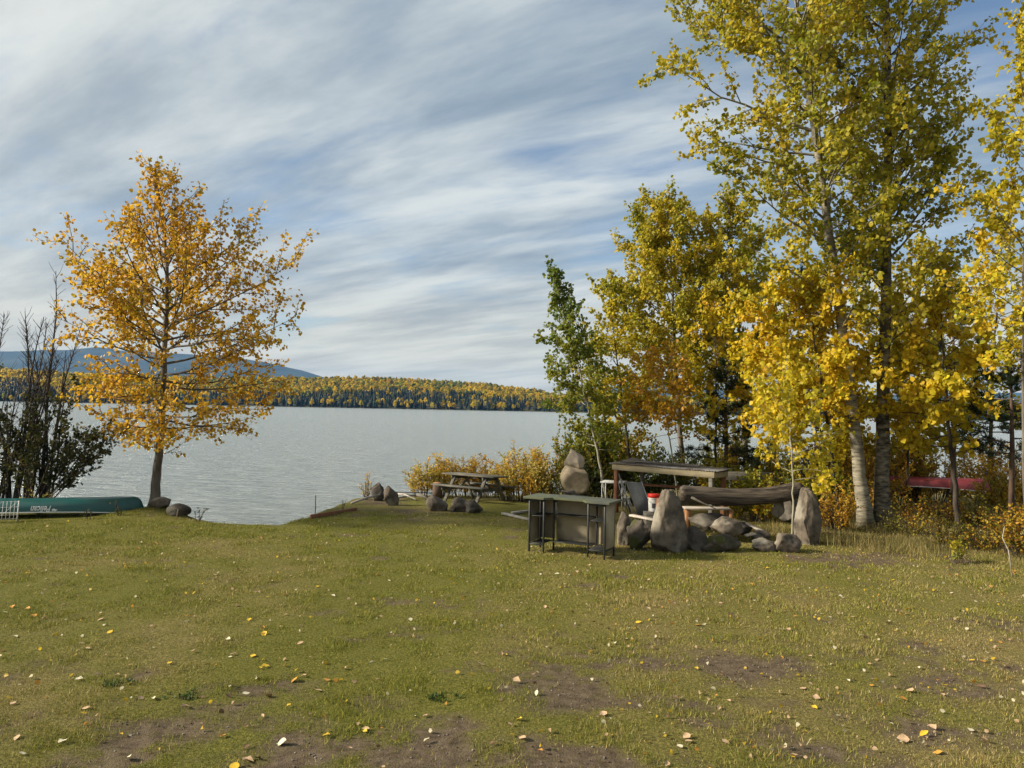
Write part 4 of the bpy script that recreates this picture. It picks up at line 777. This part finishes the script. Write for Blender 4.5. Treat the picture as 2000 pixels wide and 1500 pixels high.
for s_ in (-1.2, 1.2):
    p = cr + dv * s_; g = Geo(); gz_ = float(gz(p.x, p.y))
    tr_ = thing('sawhorse', 'low timber trestle carrying the red canoe', 'trestle', (p.x, p.y, gz_), math.atan2(dv.y, dv.x), 'trestles under the red canoe')
    Geo().box((0, 0, 0.5 - gz_ + 0.06), (0.09, 0.9, 0.09), bev=0.004).obj('beam', 'wood_grey', tr_)
    for sy in (-0.35, 0.35): Geo().beam((0, sy * 1.2, -0.02), (0, sy, 0.5 - gz_ + 0.02), 0.07, 0.07).obj('leg', 'wood_grey', tr_)

# ------------------------------------------------------------------ wire fence panel
q0, q1 = gp(-60, 1022), gp(33, 1018); dv = (q1 - q0); dv.z = 0; Lf = dv.length; dv.normalize()
wf = thing('wire_fence', 'white wire garden fence panel standing before the green canoe', 'fence', (q0.x, q0.y, 0.0), math.atan2(dv.y, dv.x))
for k in range(13):
    u = Lf * k / 12; Geo().tube([(u, 0, -0.02), (u + 0.025, 0, 0.43)], 0.0055 if k < 12 else 0.014, 6).obj('wire' if k < 12 else 'post', 'white_paint', wf)
for z_ in (0.05, 0.13, 0.30, 0.42): Geo().tube([(0, 0.006, z_), (Lf, 0.006, z_)], 0.005, 6).obj('rail', 'white_paint', wf)
for k in range(3): Geo().tube([(Lf * k / 3, -0.006, 0.13), (Lf * (k + 1) / 3, -0.006, 0.42)], 0.0045, 6).obj('wire', 'white_paint', wf)
p = gp(346, 1011); sk = thing('marker_stake', 'short pale yellow stake in front of the domed boulder', 'stake', (p.x, p.y - 0.02, float(gz(p.x, p.y))))
Geo().beam((0, 0, -0.03), (0.03, 0, 0.17), 0.045, 0.02, 0.002).obj('board', 'wood_cream', sk)
p = gpt(615, 1006); tag(Geo().tube([(p.x, p.y, -0.1), (p.x + 0.01, p.y, 0.2), (p.x + 0.005, p.y, 0.47)], 0.011, 6).obj('metal_stake', 'bar_frame'), 'thin dark metal stake standing at the bank above the water', 'stake')
a_, b_ = gpt(603, 1012), gpt(692, 999); tag(Geo().beam((a_.x, a_.y + 0.15, -0.02), (b_.x, b_.y + 0.3, -0.02), 0.05, 0.16, 0.006).obj('edging_board', 'wood_red'), 'weathered brown edging board along the bank below the pointed stone', 'board')
a_, b_ = at(686, 983, 20.7), at(742, 966, 21.4); tag(Geo().tube([a_, (a_ + b_) / 2 + Vector((0, 0, .02)), b_], [0.03, 0.035, 0.025], 8).obj('driftwood_pole', 'drift'), 'bleached pole sloping up the bank against the pointed stone', 'driftwood')
DR = [(772, 962, 840, 972, .03), (778, 972, 836, 969, .035), (768, 966, 812, 975, .03), (790, 968, 842, 964, .022), (800, 962, 850, 966, .014), (770, 974, 800, 962, .02), (815, 974, 838, 976, .05)]
for k, (x0, y0, x1, y1, r0) in enumerate(DR):
    a_, b_ = gp(x0, y0 + 4), gp(x1, y1 + 4); a_.z += 0.05 + 0.02 * k; b_.z += 0.05; a_.y = min(a_.y, 23.2); b_.y = min(b_.y, 23.2)
    mid = (a_ + b_) / 2 + Vector((0, 0, 0.03 + 0.02 * (k % 3)))
    tag(Geo().tube([a_, mid, b_], [r0, r0 * 0.9, r0 * 0.6], 8).obj('driftwood_stick', 'drift' if k % 3 else 'wood_grey', smooth=True), 'bleached driftwood stick in the heap beside the upright blunt stone', 'driftwood', 'driftwood heap on the bank')
a_, b_ = at(845, 963, 22.4), at(765, 961, 22.6); tag(Geo().tube([a_, (a_ + b_) / 2, b_], 0.014, 6).obj('long_branch', 'bark_dark'), 'long thin dark branch lying across the driftwood heap', 'branch')
# planks framing a sand patch behind the bar
for k, (x0, y0, x1, y1) in enumerate([(982, 1006, 1034, 1017), (1000, 1005, 1040, 1000)]):
    a_, b_ = gp(x0, y0), gp(x1, y1); a_.z = b_.z = 0.025
    tag(Geo().beam(a_, b_, 0.09, 0.05, 0.004).obj('edging_plank', 'drift'), ['pale plank lying on the lawn towards the bar counter leg', 'grey plank on the lawn pointing towards the balanced stones'][k], 'plank')

# ------------------------------------------------------------------ shelter
A0 = Vector((*at(1200, 905, 20.3)[:2], 0)); A1 = Vector((*at(1393, 921, 18.3)[:2], 0)); dv = (A1 - A0); Ls = dv.length; dv.normalize()
sh = thing('plank_shelter', 'low open plank shelter with rusty tin roof and cream fascia board', 'shelter', (A0.x, A0.y, float(gz(A0.x, A0.y))), math.atan2(dv.y, dv.x))
ZR, DS = 1.26, 0.62
Geo().box((Ls / 2, -0.02, ZR - 0.08), (Ls + 0.1, 0.04, 0.15), bev=0.004).obj('fascia_board', 'wood_cream', sh)
Geo().box((Ls + 0.03, DS / 2, ZR - 0.09), (0.04, DS, 0.13), bev=0.004).obj('side_board', 'wood_cream', sh)
Geo().box((Ls / 2, DS, ZR - 0.10), (Ls, 0.05, 0.20), bev=0.004).obj('back_board', 'wood_grey', sh)
for k in range(4):   # corrugated sheets
    x0 = -0.14 + k * (Ls + 0.24) / 4; w_ = (Ls + 0.24) / 4 + 0.05; nn = 30
    uu = np.linspace(0, w_, nn); V = []; zo = 0.004 * (k % 2)
    for v_, dz in ((-0.08, 0), (DS + 0.08, 0.03)):
        V += [(x0 + u, v_, ZR + 0.012 + zo + dz + 0.012 * math.sin(u * 2 * math.pi / 0.076)) for u in uu]
    i0 = np.arange(nn - 1); o = link('roof_sheet', mesh_np('roof_sheet', np.array(V), np.stack([i0, i0 + 1, i0 + 1 + nn, i0 + nn], 1)), 'tin', sh); md = o.modifiers.new('s', 'SOLIDIFY'); md.thickness = 0.004
Geo().box((Ls * 0.42, DS * 0.55, ZR + 0.085), (Ls * 0.8, 0.22, 0.022), Matrix.Rotation(0.06, 3, 'X'), 0.004).obj('roof_board', 'tar', sh)
tm = Geo(); tm.add([(0.0, 0.2, ZR + 0.04), (0.5, 0.1, ZR + 0.05), (0.62, 0.6, ZR + 0.09), (0.1, 0.7, ZR + 0.08), (0.3, 0.4, ZR + 0.17)], None, [(0, 1, 4), (1, 2, 4), (2, 3, 4), (3, 0, 4)]); tm.obj('tar_felt', 'tar', sh)
for (u, v_, mt, w_) in ((0.05, 0.03, 'wood_red', 0.10), (0.5, DS - 0.06, 'wood_grey', 0.09), (Ls - 0.06, 0.03, 'wood_grey', 0.10), (Ls - 0.04, DS - 0.06, 'wood_red', 0.10)):
    Geo().box((u, v_, (ZR - 0.16) / 2 - 0.1), (w_, w_, ZR + 0.04), bev=0.004).obj('post', mt, sh)
Geo().beam((0.3, DS * 0.9, 0.72), (Ls - 0.1, DS * 0.9, 0.78), 0.05, 0.06, 0.004).obj('rail', 'wood_red', sh)
pp = at(1465, 930, 20.4); bd = thing('grey_board', 'wide grey board fixed behind the shelter end under yellow leaves', 'board', (pp.x, pp.y, 0))
Geo().box((0, 0, pp.z), (1.25, 0.035, 0.22), bev=0.004).obj('board', 'wood_grey', bd)
for sx in (-0.5, 0.5): Geo().box((sx, 0.045, (pp.z - 0.2) / 2), (0.07, 0.05, pp.z + 0.28), bev=0.003).obj('post', 'wood_grey', bd)
# clear plastic sheet hanging at the end
q = at(1240, 930, 20.6); pm = []
# white folding table
q = at(1190, 941, 20.7); ft = thing('folding_table', 'white folding table partly behind the shelter corner post', 'table', (q.x + 0.12, q.y, float(gz(q.x, q.y))), R(-20)); hz_ = q.z - float(gz(q.x, q.y))
Geo().box((0, 0, hz_), (0.62, 0.55, 0.035), bev=0.006).obj('tabletop', 'white_paint', ft)
for sx in (-0.27, 0.27):
    for sy in (-0.22, 0.22): Geo().tube([(sx, sy, -0.02), (sx, sy, hz_ - 0.017)], 0.012, 7).obj('leg', 'white_paint', ft)
Geo().tube([(-0.27, -0.22, 0.28), (0.27, -0.22, 0.28)], 0.008, 6).obj('stretcher', 'white_paint', ft)
# sling chair folded and leaned
q = at(1255, 990, 18.7); gq = float(gz(q.x, q.y)); fc = thing('sling_chair', 'folded grey sling chair leaning under the shelter beside the pail', 'chair', (q.x, q.y, gq), R(-38))
T0, T1 = Vector((0.12, 0, 0.05)), Vector((-0.36, 0.22, 0.88)); wv = Vector((0.0, 0.0, 0)); sd = Vector((0.44, 0, 0))
f = Geo(); c_ = [T0 - sd * .5, T0 + sd * .5, T1 + sd * .5, T1 - sd * .5]
nrm = (c_[1] - c_[0]).cross(c_[3] - c_[0]).normalized() * 0.006
f.add([tuple(v) for v in [*(x - nrm for x in c_), *(x + nrm for x in c_)]], [(0, 1, 2, 3), (7, 6, 5, 4), (0, 4, 5, 1), (1, 5, 6, 2), (2, 6, 7, 3), (3, 7, 4, 0)]); f.obj('sling_fabric', 'sling', fc)
for s_ in (-.5, .5): Geo().tube([T0 + sd * s_ + Vector((0.05, 0, -0.09)), T1 + sd * s_ + Vector((-.02, 0.01, 0.04))], 0.012, 7).obj('frame_tube', 'tube', fc)
for k, (s_, o1) in enumerate(((-.62, -0.10), (-.75, -0.02), (-.5, -0.2))): Geo().tube([T0 + sd * s_ + Vector((0.16 + o1, -.03 - .03 * k, -0.08)), T1 + sd * s_ + Vector((o1 * .4, -.04, -0.06 * k))], 0.009, 7).obj('folded_leg', 'tube', fc)
Geo().tube([T0 - sd * .5, T0 + sd * .5], 0.011, 7).obj('cross_tube', 'tube', fc); Geo().tube([T1 - sd * .5, T1 + sd * .5], 0.011, 7).obj('cross_tube', 'tube', fc)
for k, (x0, y0, x1, y1) in enumerate([(1209, 925, 1226, 1000), (1213, 935, 1233, 1004), (1207, 940, 1222, 996), (1218, 948, 1230, 1002)]):
    a_, b_ = at(x0, y0, 19.3), at(x1, y1, 18.9); b_.z = max(b_.z, float(gz(b_.x, b_.y)))
    tag(Geo().tube([a_, b_], 0.012, 7).obj('metal_pole', 'tube'), 'thin metal pole leaning against the red-brown shelter post', 'pole', 'poles leaning in the shelter')
# pail
q = gp(1277, 1003); pl_ = thing('pail', 'white plastic pail with red lid beside the egg-shaped boulder', 'bucket', (q.x * 17.6 / q.y, 17.6, 0.0)); 
qz = at(1277, 1000, 17.6).z; pl_.location.z = max(0.0, qz)
if qz > 0.03:
    cr_ = thing('crate', 'low dark timber crate under the white pail', 'crate', (pl_.location.x, 17.6, 0)); Geo().box((0, 0, qz / 2 - 0.01), (0.42, 0.42, qz + 0.01), bev=0.006).obj('box', 'wood_grey', cr_); Geo().box((0, -0.216, qz * 0.6), (0.43, 0.012, 0.05), bev=0.002).obj('slat', 'wood_grey', cr_)
Geo().tube([(0, 0, 0.008), (0, 0, 0.05), (0, 0, 0.31), (0, 0, 0.33)], [0.118, 0.12, 0.134, 0.134], 24).obj('body', 'pail', pl_, smooth=False); pbody = bpy.data.objects[[c.name for c in pl_.children][0]]
Geo().tube([(0, 0, 0.305), (0, 0, 0.32)], [0.142, 0.142], 24).obj('rim', 'pail', pl_)
Geo().tube([(0, 0, 0.33), (0, 0, 0.335), (0, 0, 0.395), (0, 0, 0.41)], [0.140, 0.148, 0.146, 0.138], 24).obj('lid', 'pail_red', pl_)
Geo().tube([(0.138 * math.cos(t_), 0.138 * math.sin(t_), 0.30 - 0.10 * abs(math.sin(t_))) for t_ in np.linspace(math.pi, 2 * math.pi, 15)], 0.004, 5).obj('handle', 'tube', pl_)
lb = Geo(); an = np.linspace(-2.1, -1.3, 9); lb.add([(0.1335 * math.cos(t_), 0.1335 * math.sin(t_), z_) for z_ in (0.10, 0.20) for t_ in an], [(i, i + 1, i + 10, i + 9) for i in range(8)]); lb.obj('printed_label', 'pail_ink', pbody)
q = at(1289, 1003, 16.8); wb = thing('wood_block', 'reddish split wood block between the pail and the egg-shaped boulder', 'firewood', (q.x, 16.8, 0)); Geo().box((0, 0, q.z / 2 + 0.15), (0.20, 0.2, q.z + 0.34), Matrix.Rotation(0.1, 3, 'Y'), 0.01).obj('block', 'wood_red', wb)
# boards about the fire ring
for (x0, y0, x1, y1, d0, d1, w_, mt, lab) in ((1232, 1006, 1282, 1016, 16.2, 15.8, 0.15, 'wood_pale', 'pale board resting on the mossy rock beside the egg-shaped boulder'), (1448, 1019, 1490, 1037, 16.6, 16.2, 0.13, 'wood_pale', 'pale plank sloping down behind the fire ring'), (1455, 1046, 1474, 1042, 15.9, 16.0, 0.10, 'wood_pale', 'short pale offcut lying on the fire ring rocks')):
    tag(Geo().beam(at(x0, y0, d0), at(x1, y1, d1), w_, 0.035, 0.004).obj('loose_board', mt), lab, 'board')
a_, b_ = at(1335, 993, 17.2), at(1424, 992, 17.2); bn = thing('plank_bench', 'low plank bench with orange-brown legs behind the fallen log', 'bench', ((a_.x + b_.x) / 2, 17.2, 0)); zb = (a_.z + b_.z) / 2; wb_ = b_.x - a_.x
Geo().box((0, 0, zb), (wb_, 0.28, 0.04), bev=0.004).obj('seat', 'wood_pale', bn)
for sx in (-wb_ / 2 + 0.08, wb_ / 2 + 0.02): Geo().box((sx, 0, zb / 2 - 0.03), (0.10, 0.24, zb + 0.02), bev=0.006).obj('leg', 'wood_orange', bn)
# fallen log
lg = thing('fallen_log', 'long weathered sagging log laid across the fire ring rocks', 'log', (0, 0, 0)); Lp = [at(u, v_, 16.4) for u, v_ in ((1328, 963), (1350, 965), (1390, 968), (1440, 971), (1490, 970), (1525, 965), (1552, 958), (1568, 954))]
P = np.array([tuple(v) for v in Lp]); zz = np.linspace(0, 1, 50); P = np.stack([np.interp(zz, np.linspace(0, 1, 8), P[:, i]) for i in range(3)], 1)
for _ in range(4): P[1:-1] = (P[:-2] + 2 * P[1:-1] + P[2:]) / 4
lg.location = tuple(P[25]); P = P - P[25]
g = Geo().tube(P, np.interp(zz, [0, .04, .3, .7, .93, 1], [.13, .175, .18, .185, .165, .11]), 26); V, F = g.arrays(); r_ = np.random.default_rng(5)
for i in range(len(V) - 2):
    v = Vector(V[i]); ax = Vector(P[i // 26]); dr = (v - ax); an_ = math.atan2(dr.z, dr.y); k = 1 + 0.16 * mnoise.noise(Vector((v.x * 0.8, an_ * 2.2, 3))) + 0.13 * mnoise.noise(Vector((v.x * 1.5, an_ * 6, 9))) - 0.10 * max(0, mnoise.noise(Vector((v.x * 0.6, an_ * 9, 1)))); V[i] = tuple(ax + dr * k)
link('wood', mesh_np('wood', V, F), 'log', lg, smooth=True)
for (t0, dr, L_) in ((6, (.6, -.12, -.25), 0.55), (44, (.25, -.1, .18), 0.22)):
    Q = walk(P[t0] + np.array((0, -.15, -.05)), dr, L_, 4, r_, 0.15); Geo().tube(Q, [0.032, 0.026, 0.02, 0.014, 0.007], 7).obj('branch_stub', 'bark_grey', lg, smooth=True)
# stick at the lawn edge
Q = [at(1978, 1108, 12.9), at(1970, 1075, 12.9), at(1958, 1050, 12.9), at(1962, 1028, 12.9)]; Q[0].z = -0.02
tag(Geo().tube(Q, [0.011, 0.010, 0.008, 0.005], 7).obj('crooked_stick', 'drift', smooth=True), 'crooked pale stick stuck in the dry grass at the thicket edge', 'stick')

# ------------------------------------------------------------------ grass and fallen leaves
def blades(name, X, Y, hgt, wid, cols, label, lean=0.7):
    k = len(X); Z = gz(X, Y); a_ = rng.uniform(0, 6.283, k); ph = rng.uniform(0, 6.283, k); ln = np.abs(rng.normal(0, lean, k)) * hgt
    b0 = np.stack([X - np.cos(a_) * wid / 2, Y - np.sin(a_) * wid / 2, Z - 0.006], 1); b1 = np.stack([X + np.cos(a_) * wid / 2, Y + np.sin(a_) * wid / 2, Z - 0.006], 1)
    tp = np.stack([X + np.cos(ph) * ln, Y + np.sin(ph) * ln, Z + hgt], 1)
    V = np.stack([b0, b1, tp], 1).reshape(-1, 3)
    return tag(link(name, mesh_np(name, V, np.arange(k * 3).reshape(-1, 3), np.repeat(cols, 3, 0)), 'blade'), label, 'grass', kind='stuff')
NB = 620000
d = 4.6 + (19.5 - 4.6) * rng.random(NB) ** 1.15; X = (rng.random(NB) * 2 - 1) * (0.70 * d + 0.8); Y = d
bz = bare(X, Y); dr_ = dryness(X, Y); keep = (rng.random(NB) > bz * 0.93) & (Y < shore(X) - 0.12) & (fbm(X * 3.1, Y * 3.1, 3) + rng.random(NB) * 0.5 > 0.52)
X, Y, bz, dr_ = X[keep], Y[keep], bz[keep], dr_[keep]; k = len(X)
isdry = rng.random(k) < dr_ * 0.72
gc = np.array([(0.165, 0.18, 0.02), (0.225, 0.225, 0.026), (0.115, 0.14, 0.018), (0.29, 0.255, 0.045)])[rng.integers(0, 4, k)]; dc = np.array([(0.42, 0.33, 0.13), (0.32, 0.25, 0.08), (0.50, 0.41, 0.20), (0.24, 0.18, 0.06)])[rng.integers(0, 4, k)]
cols = np.where(isdry[:, None], dc, gc) * rng.uniform(0.55, 1.45, (k, 1))
tuft = np.clip(fbm(X * 2.2 + 70, Y * 2.2, 4) * 2.6 - 0.75, 0.3, 1.45)
blades('grass', X, Y, rng.uniform(0.018, 0.056, k) * tuft, rng.uniform(0.004, 0.0085, k) * np.clip(Y / 9, 0.8, 1.7), cols, 'short mown lawn grass, patchy green and straw coloured')
# long dry grass under the trees
NB2 = 70000
u = rng.random(NB2) * 520 + 1480; d = 13.2 + rng.random(NB2) * 9.0; X = (u - 1000) / 1510 * d * rng.uniform(0.99, 1.06, NB2); Y = d
lim = np.interp(X, [3.5, 5.2, 6.5, 8.2, 9.5, 13], [18.0, 17.2, 15.6, 14.6, 13.6, 12.6]); keep = (Y > lim + rng.normal(0, 0.35, NB2)) & (fbm(X * 1.2, Y * 1.2, 3) + 0.4 * rng.random(NB2) > 0.55)
X, Y = X[keep], Y[keep]; k = len(X)
c = np.array([(0.32, 0.25, 0.09), (0.22, 0.17, 0.05), (0.15, 0.15, 0.03), (0.40, 0.32, 0.14), (0.10, 0.11, 0.025)])[rng.integers(0, 5, k)] * rng.uniform(0.6, 1.2, (k, 1))
blades('tall_grass', X, Y, rng.uniform(0.05, 0.30, k) * np.clip(fbm(X * 0.9 + 3, Y * 0.9, 3) * 2.2 - 0.35, 0.25, 1.3), rng.uniform(0.005, 0.009, k), c, 'long dry grass growing under the aspens and bushes', 0.5)
# fallen leaves: individuals
def leaf_mesh(name, seed, mat, kind_):
    r_ = np.random.default_rng(seed); out = [(0, 0), (.22, .10), (.40, .30), (.40, .52), (.26, .78), (0, 1.02), (-.26, .78), (-.41, .50), (-.39, .28), (-.2, .09)]
    cu = {'flat': 0.10, 'curl': 0.42, 'boat': 0.32}[kind_]; V = [(0, 0.5, 0.0)]; V += [(x * r_.uniform(.9, 1.1) * (0.6 if kind_ == 'boat' else 1), y - 0.0, abs(x) * cu * r_.uniform(.5, 1.5) + 0.25 * cu * (y - .5) ** 2 * 2) for x, y in out]
    V += [(0.015, -0.32, 0.05), (-0.015, -0.32, 0.05), (0.02, 0.02, 0.0), (-0.02, 0.02, 0.0)]
    T = [(0, i, i % 10 + 1) for i in range(1, 11)] + [(11, 13, 12), (13, 14, 12)]
    me = mesh_np(name, np.array(V) - np.array((0, 0.45, 0)), np.array(T)); me.materials.append(mat); return me
LM = {'yellow': noise_mat('leaf_yellow', (0.55, 0.36, 0.02), (0.68, 0.47, 0.04), 14, 0.6, 0.1, cc=(0.45, 0.24, 0.02)), 'orange': noise_mat('leaf_orange', (0.50, 0.22, 0.03), (0.60, 0.32, 0.06), 14, 0.6, 0.1, cc=(0.30, 0.12, 0.03)),
      'tan': noise_mat('leaf_tan', (0.42, 0.27, 0.15), (0.56, 0.40, 0.25), 14, 0.7, 0.15, cc=(0.30, 0.18, 0.09)), 'pale': noise_mat('leaf_pale', (0.56, 0.51, 0.33), (0.68, 0.63, 0.46), 14, 0.7, 0.15, cc=(0.42, 0.36, 0.20)), 'brown': noise_mat('leaf_brown', (0.11, 0.065, 0.035), (0.22, 0.13, 0.075), 14, 0.8, 0.2)}
LMesh = {c: [leaf_mesh('fallen_leaf', hash_, LM[c], kd) for hash_, kd in ((i * 7 + 1, 'flat'), (i * 7 + 2, 'curl'), (i * 7 + 3, 'boat'))] for i, c in enumerate(LM)}
LAB = {'yellow': 'bright yellow fallen poplar leaf lying on the lawn', 'orange': 'orange fallen poplar leaf lying on the lawn', 'tan': 'dry tan fallen leaf curling on the lawn', 'pale': 'pale cream underside of a fallen leaf on the lawn', 'brown': 'dark brown withered leaf lying on the lawn'}
def put_leaf(x, y, c, size, kd=None, rz=None):
    kd = rng.integers(0, 3) if kd is None else kd; o = bpy.data.objects.new('fallen_leaf', LMesh[c][kd]); COL.objects.link(o); o.location = (x, y, float(gz(x, y)) + 0.014); o.scale = (size,) * 3
    o.rotation_euler = (rng.normal(0, 0.22), rng.normal(0, 0.22), rng.uniform(0, 6.28) if rz is None else rz); return tag(o, LAB[c], 'leaf', c + ' leaves scattered over the lawn')
SPOT = [(65, 1206, 'orange', .10), (54, 1190, 'orange', .08), (24, 1187, 'orange', .08), (10, 1197, 'pale', .07), (214, 1239, 'yellow', .085), (366, 1206, 'orange', .07), (515, 1241, 'yellow', .10), (513, 1229, 'orange', .085), (487, 1214, 'yellow', .07), (494, 1283, 'yellow', .085), (517, 1304, 'yellow', .09), (575, 1329, 'orange', .095), (594, 1321, 'tan', .06), (638, 1328, 'orange', .095), (622, 1348, 'tan', .085),
        (526, 1359, 'tan', .085), (452, 1342, 'pale', .08), (480, 1356, 'pale', .08), (361, 1381, 'tan', .08), (190, 1321, 'tan', .09), (155, 1329, 'pale', .08), (29, 1247, 'pale', .08), (160, 1261, 'tan', .07), (170, 1272, 'tan', .08), (295, 1226, 'tan', .085), (196, 1212, 'tan', .08), (455, 1280, 'tan', .09), (586, 1258, 'tan', .08), (866, 1214, 'yellow', .09), (802, 1210, 'pale', .07), (620, 1144, 'yellow', .07), (986, 1285, 'yellow', .09), (940, 1303, 'tan', .10),
        (550, 1452, 'pale', .10), (698, 1419, 'tan', .09), (714, 1429, 'tan', .09), (458, 1497, 'yellow', .10), (482, 1486, 'tan', .11), (500, 1482, 'brown', .09), (122, 1447, 'pale', .09), (250, 1476, 'pale', .08), (168, 1385, 'tan', .08), (300, 1367, 'pale', .09), (275, 1366, 'tan', .07), (44, 1470, 'pale', .07), (33, 1442, 'tan', .07), (833, 1453, 'pale', .08), (808, 1404, 'pale', .07), (638, 1441, 'yellow', .07), (1008, 1337, 'tan', .09), (1048, 1362, 'pale', .08), (1178, 1400, 'tan', .09), (1328, 1411, 'tan', .07), (1404, 1385, 'tan', .09),
        (1552, 1475, 'tan', .10), (1804, 1432, 'yellow', .10), (1765, 1442, 'tan', .11), (1820, 1420, 'tan', .10), (1777, 1353, 'tan', .11), (1764, 1369, 'orange', .09), (1767, 1394, 'tan', .09), (1568, 1345, 'tan', .09), (1590, 1380, 'yellow', .07), (1594, 1362, 'tan', .08), (1526, 1290, 'orange', .08), (1540, 1234, 'tan', .08), (1246, 1218, 'yellow', .085), (1363, 1224, 'orange', .08), (1553, 1209, 'orange', .06), (1387, 1138, 'orange', .08), (1467, 1145, 'orange', .08), (1336, 1176, 'yellow', .07), (1512, 1157, 'pale', .07), (1642, 1166, 'pale', .07),
        (1873, 1196, 'pale', .09), (1990, 1217, 'tan', .09), (1917, 1345, 'brown', .10), (1920, 1296, 'orange', .08), (1925, 1445, 'tan', .10), (1832, 1467, 'orange', .08), (1740, 1412, 'pale', .07), (1014, 1415, 'yellow', .07), (1020, 1450, 'tan', .08), (1342, 1442, 'tan', .08), (1328, 1461, 'pale', .07), (1417, 1450, 'tan', .08), (1303, 1497, 'tan', .08), (345, 1160, 'orange', .10), (363, 1158, 'yellow', .08), (379, 1157, 'yellow', .07), (420, 1123, 'tan', .07), (417, 1131, 'tan', .07), (1266, 1193, 'tan', .08), (1220, 1250, 'pale', .09), (1200, 1259, 'pale', .08), (1088, 1121, 'pale', .09), (700, 1205, 'pale', .08), (760, 1132, 'pale', .08), (650, 1163, 'pale', .09), (797, 1170, 'yellow', .07)]
for (u, v_, c, s_) in SPOT:
    p = gpt(u, v_); put_leaf(p.x, p.y, c, s_ * 0.88)
CH = ['yellow', 'orange', 'tan', 'pale', 'brown']; PR = [.16, .12, .42, .16, .14]
kk = 0
while kk < 190:
    d = 5.2 + 8.5 * rng.random() ** 0.8; x = rng.uniform(-1, 1) * 0.68 * d
    if fbm(np.array([x * 0.6 + 5]), np.array([d * 0.6]), 2)[0] + rng.random() * 0.5 < 0.62: continue
    put_leaf(x, d, str(rng.choice(CH, p=PR)), rng.uniform(0.03, 0.065)); kk += 1
K = 2600
d = 6 + 13.5 * rng.random(K); X = rng.uniform(-1, 1, K) * 0.72 * d; keep = (d < shore(X) - 0.3) & (rng.random(K) < np.where(X > 1.0, 1.0, 0.42)); X, d = X[keep], d[keep]; K = len(X)
X2 = rng.uniform(4.0, 12.5, 3200); d2 = rng.uniform(13.2, 20, 3200); k2 = (X2 < d2 * 0.70) & (d2 > 17.6 - 0.36 * (X2 - 3)) ; X = np.concatenate([X, X2[k2]]); d = np.concatenate([d, d2[k2]]); K = len(X)
lc = np.array([(0.56, 0.38, 0.03), (0.5, 0.25, 0.04), (0.48, 0.34, 0.2), (0.60, 0.55, 0.38), (0.16, 0.1, 0.05)])[rng.choice(5, K, p=[.2, .1, .36, .2, .14])]
ang = rng.uniform(0, 6.28, K); D_ = np.stack([np.cos(ang), np.sin(ang), rng.normal(0, .25, K)], 1)
tag(link('leaf_litter', leaves_mesh('leaf_litter', np.stack([X, d, gz(X, d) + 0.022], 1), D_, rng.uniform(0.025, 0.055, K), lc, 0.36, 0.12), 'leaf'), 'many small fallen leaves sprinkled across the far lawn', 'leaf litter', kind='stuff')

K = 9000
d = 5.0 + 7.5 * rng.random(K); X = rng.uniform(-1, 1, K) * 0.7 * d; keep = rng.random(K) < bare(X, d) * 0.75; X, d = X[keep], d[keep]; K = len(X)
oc_ = np.array([(1, 0, 0), (0, 1, 0), (-1, 0, 0), (0, -1, 0), (0, 0, .7), (0, 0, -.7)]); of_ = np.array([(0, 1, 4), (1, 2, 4), (2, 3, 4), (3, 0, 4), (1, 0, 5), (2, 1, 5), (3, 2, 5), (0, 3, 5)])
V = np.stack([X, d, gz(X, d) - 0.008], 1)[:, None] + oc_[None] * rng.uniform(0.6, 1.3, (K, 6, 1)) * rng.uniform(0.004, 0.013, (K, 1, 1)); gcol = np.array([(0.20, 0.17, 0.14), (0.11, 0.085, 0.06), (0.30, 0.27, 0.23)])[rng.integers(0, 3, K)]
tag(link('gravel', mesh_np('gravel', V.reshape(-1, 3), (of_[None] + (np.arange(K) * 6)[:, None, None]).reshape(-1, 3), np.repeat(gcol, 6, 0)), 'blade'), 'grit and small pebbles in the worn soil patches', 'gravel', kind='stuff')

# ------------------------------------------------------------------ air
hb = Geo().box((0, 3500, 160), (11000, 7300, 324)); ho = hb.obj('haze', None); hm = bpy.data.materials.new('haze'); hm.use_nodes = True; hm.node_tree.nodes.clear()
pv = N(hm.node_tree.nodes, 'ShaderNodeVolumePrincipled'); pv.inputs['Color'].default_value = (0.14, 0.42, 0.92, 1); pv.inputs['Density'].default_value = 0.00006; pv.inputs['Anisotropy'].default_value = 0.0
om = N(hm.node_tree.nodes, 'ShaderNodeOutputMaterial'); hm.node_tree.links.new(pv.outputs[0], om.inputs['Volume']); ho.data.materials.append(hm); tag(ho, 'thin bluish air between the lake and the far mountain', 'haze', kind='stuff')
print('leaves', sum(q[1] for q in NL), 'tris', sum(len(o.data.loop_triangles) or len(o.data.polygons) for o in scene.objects if o.type == 'MESH'))
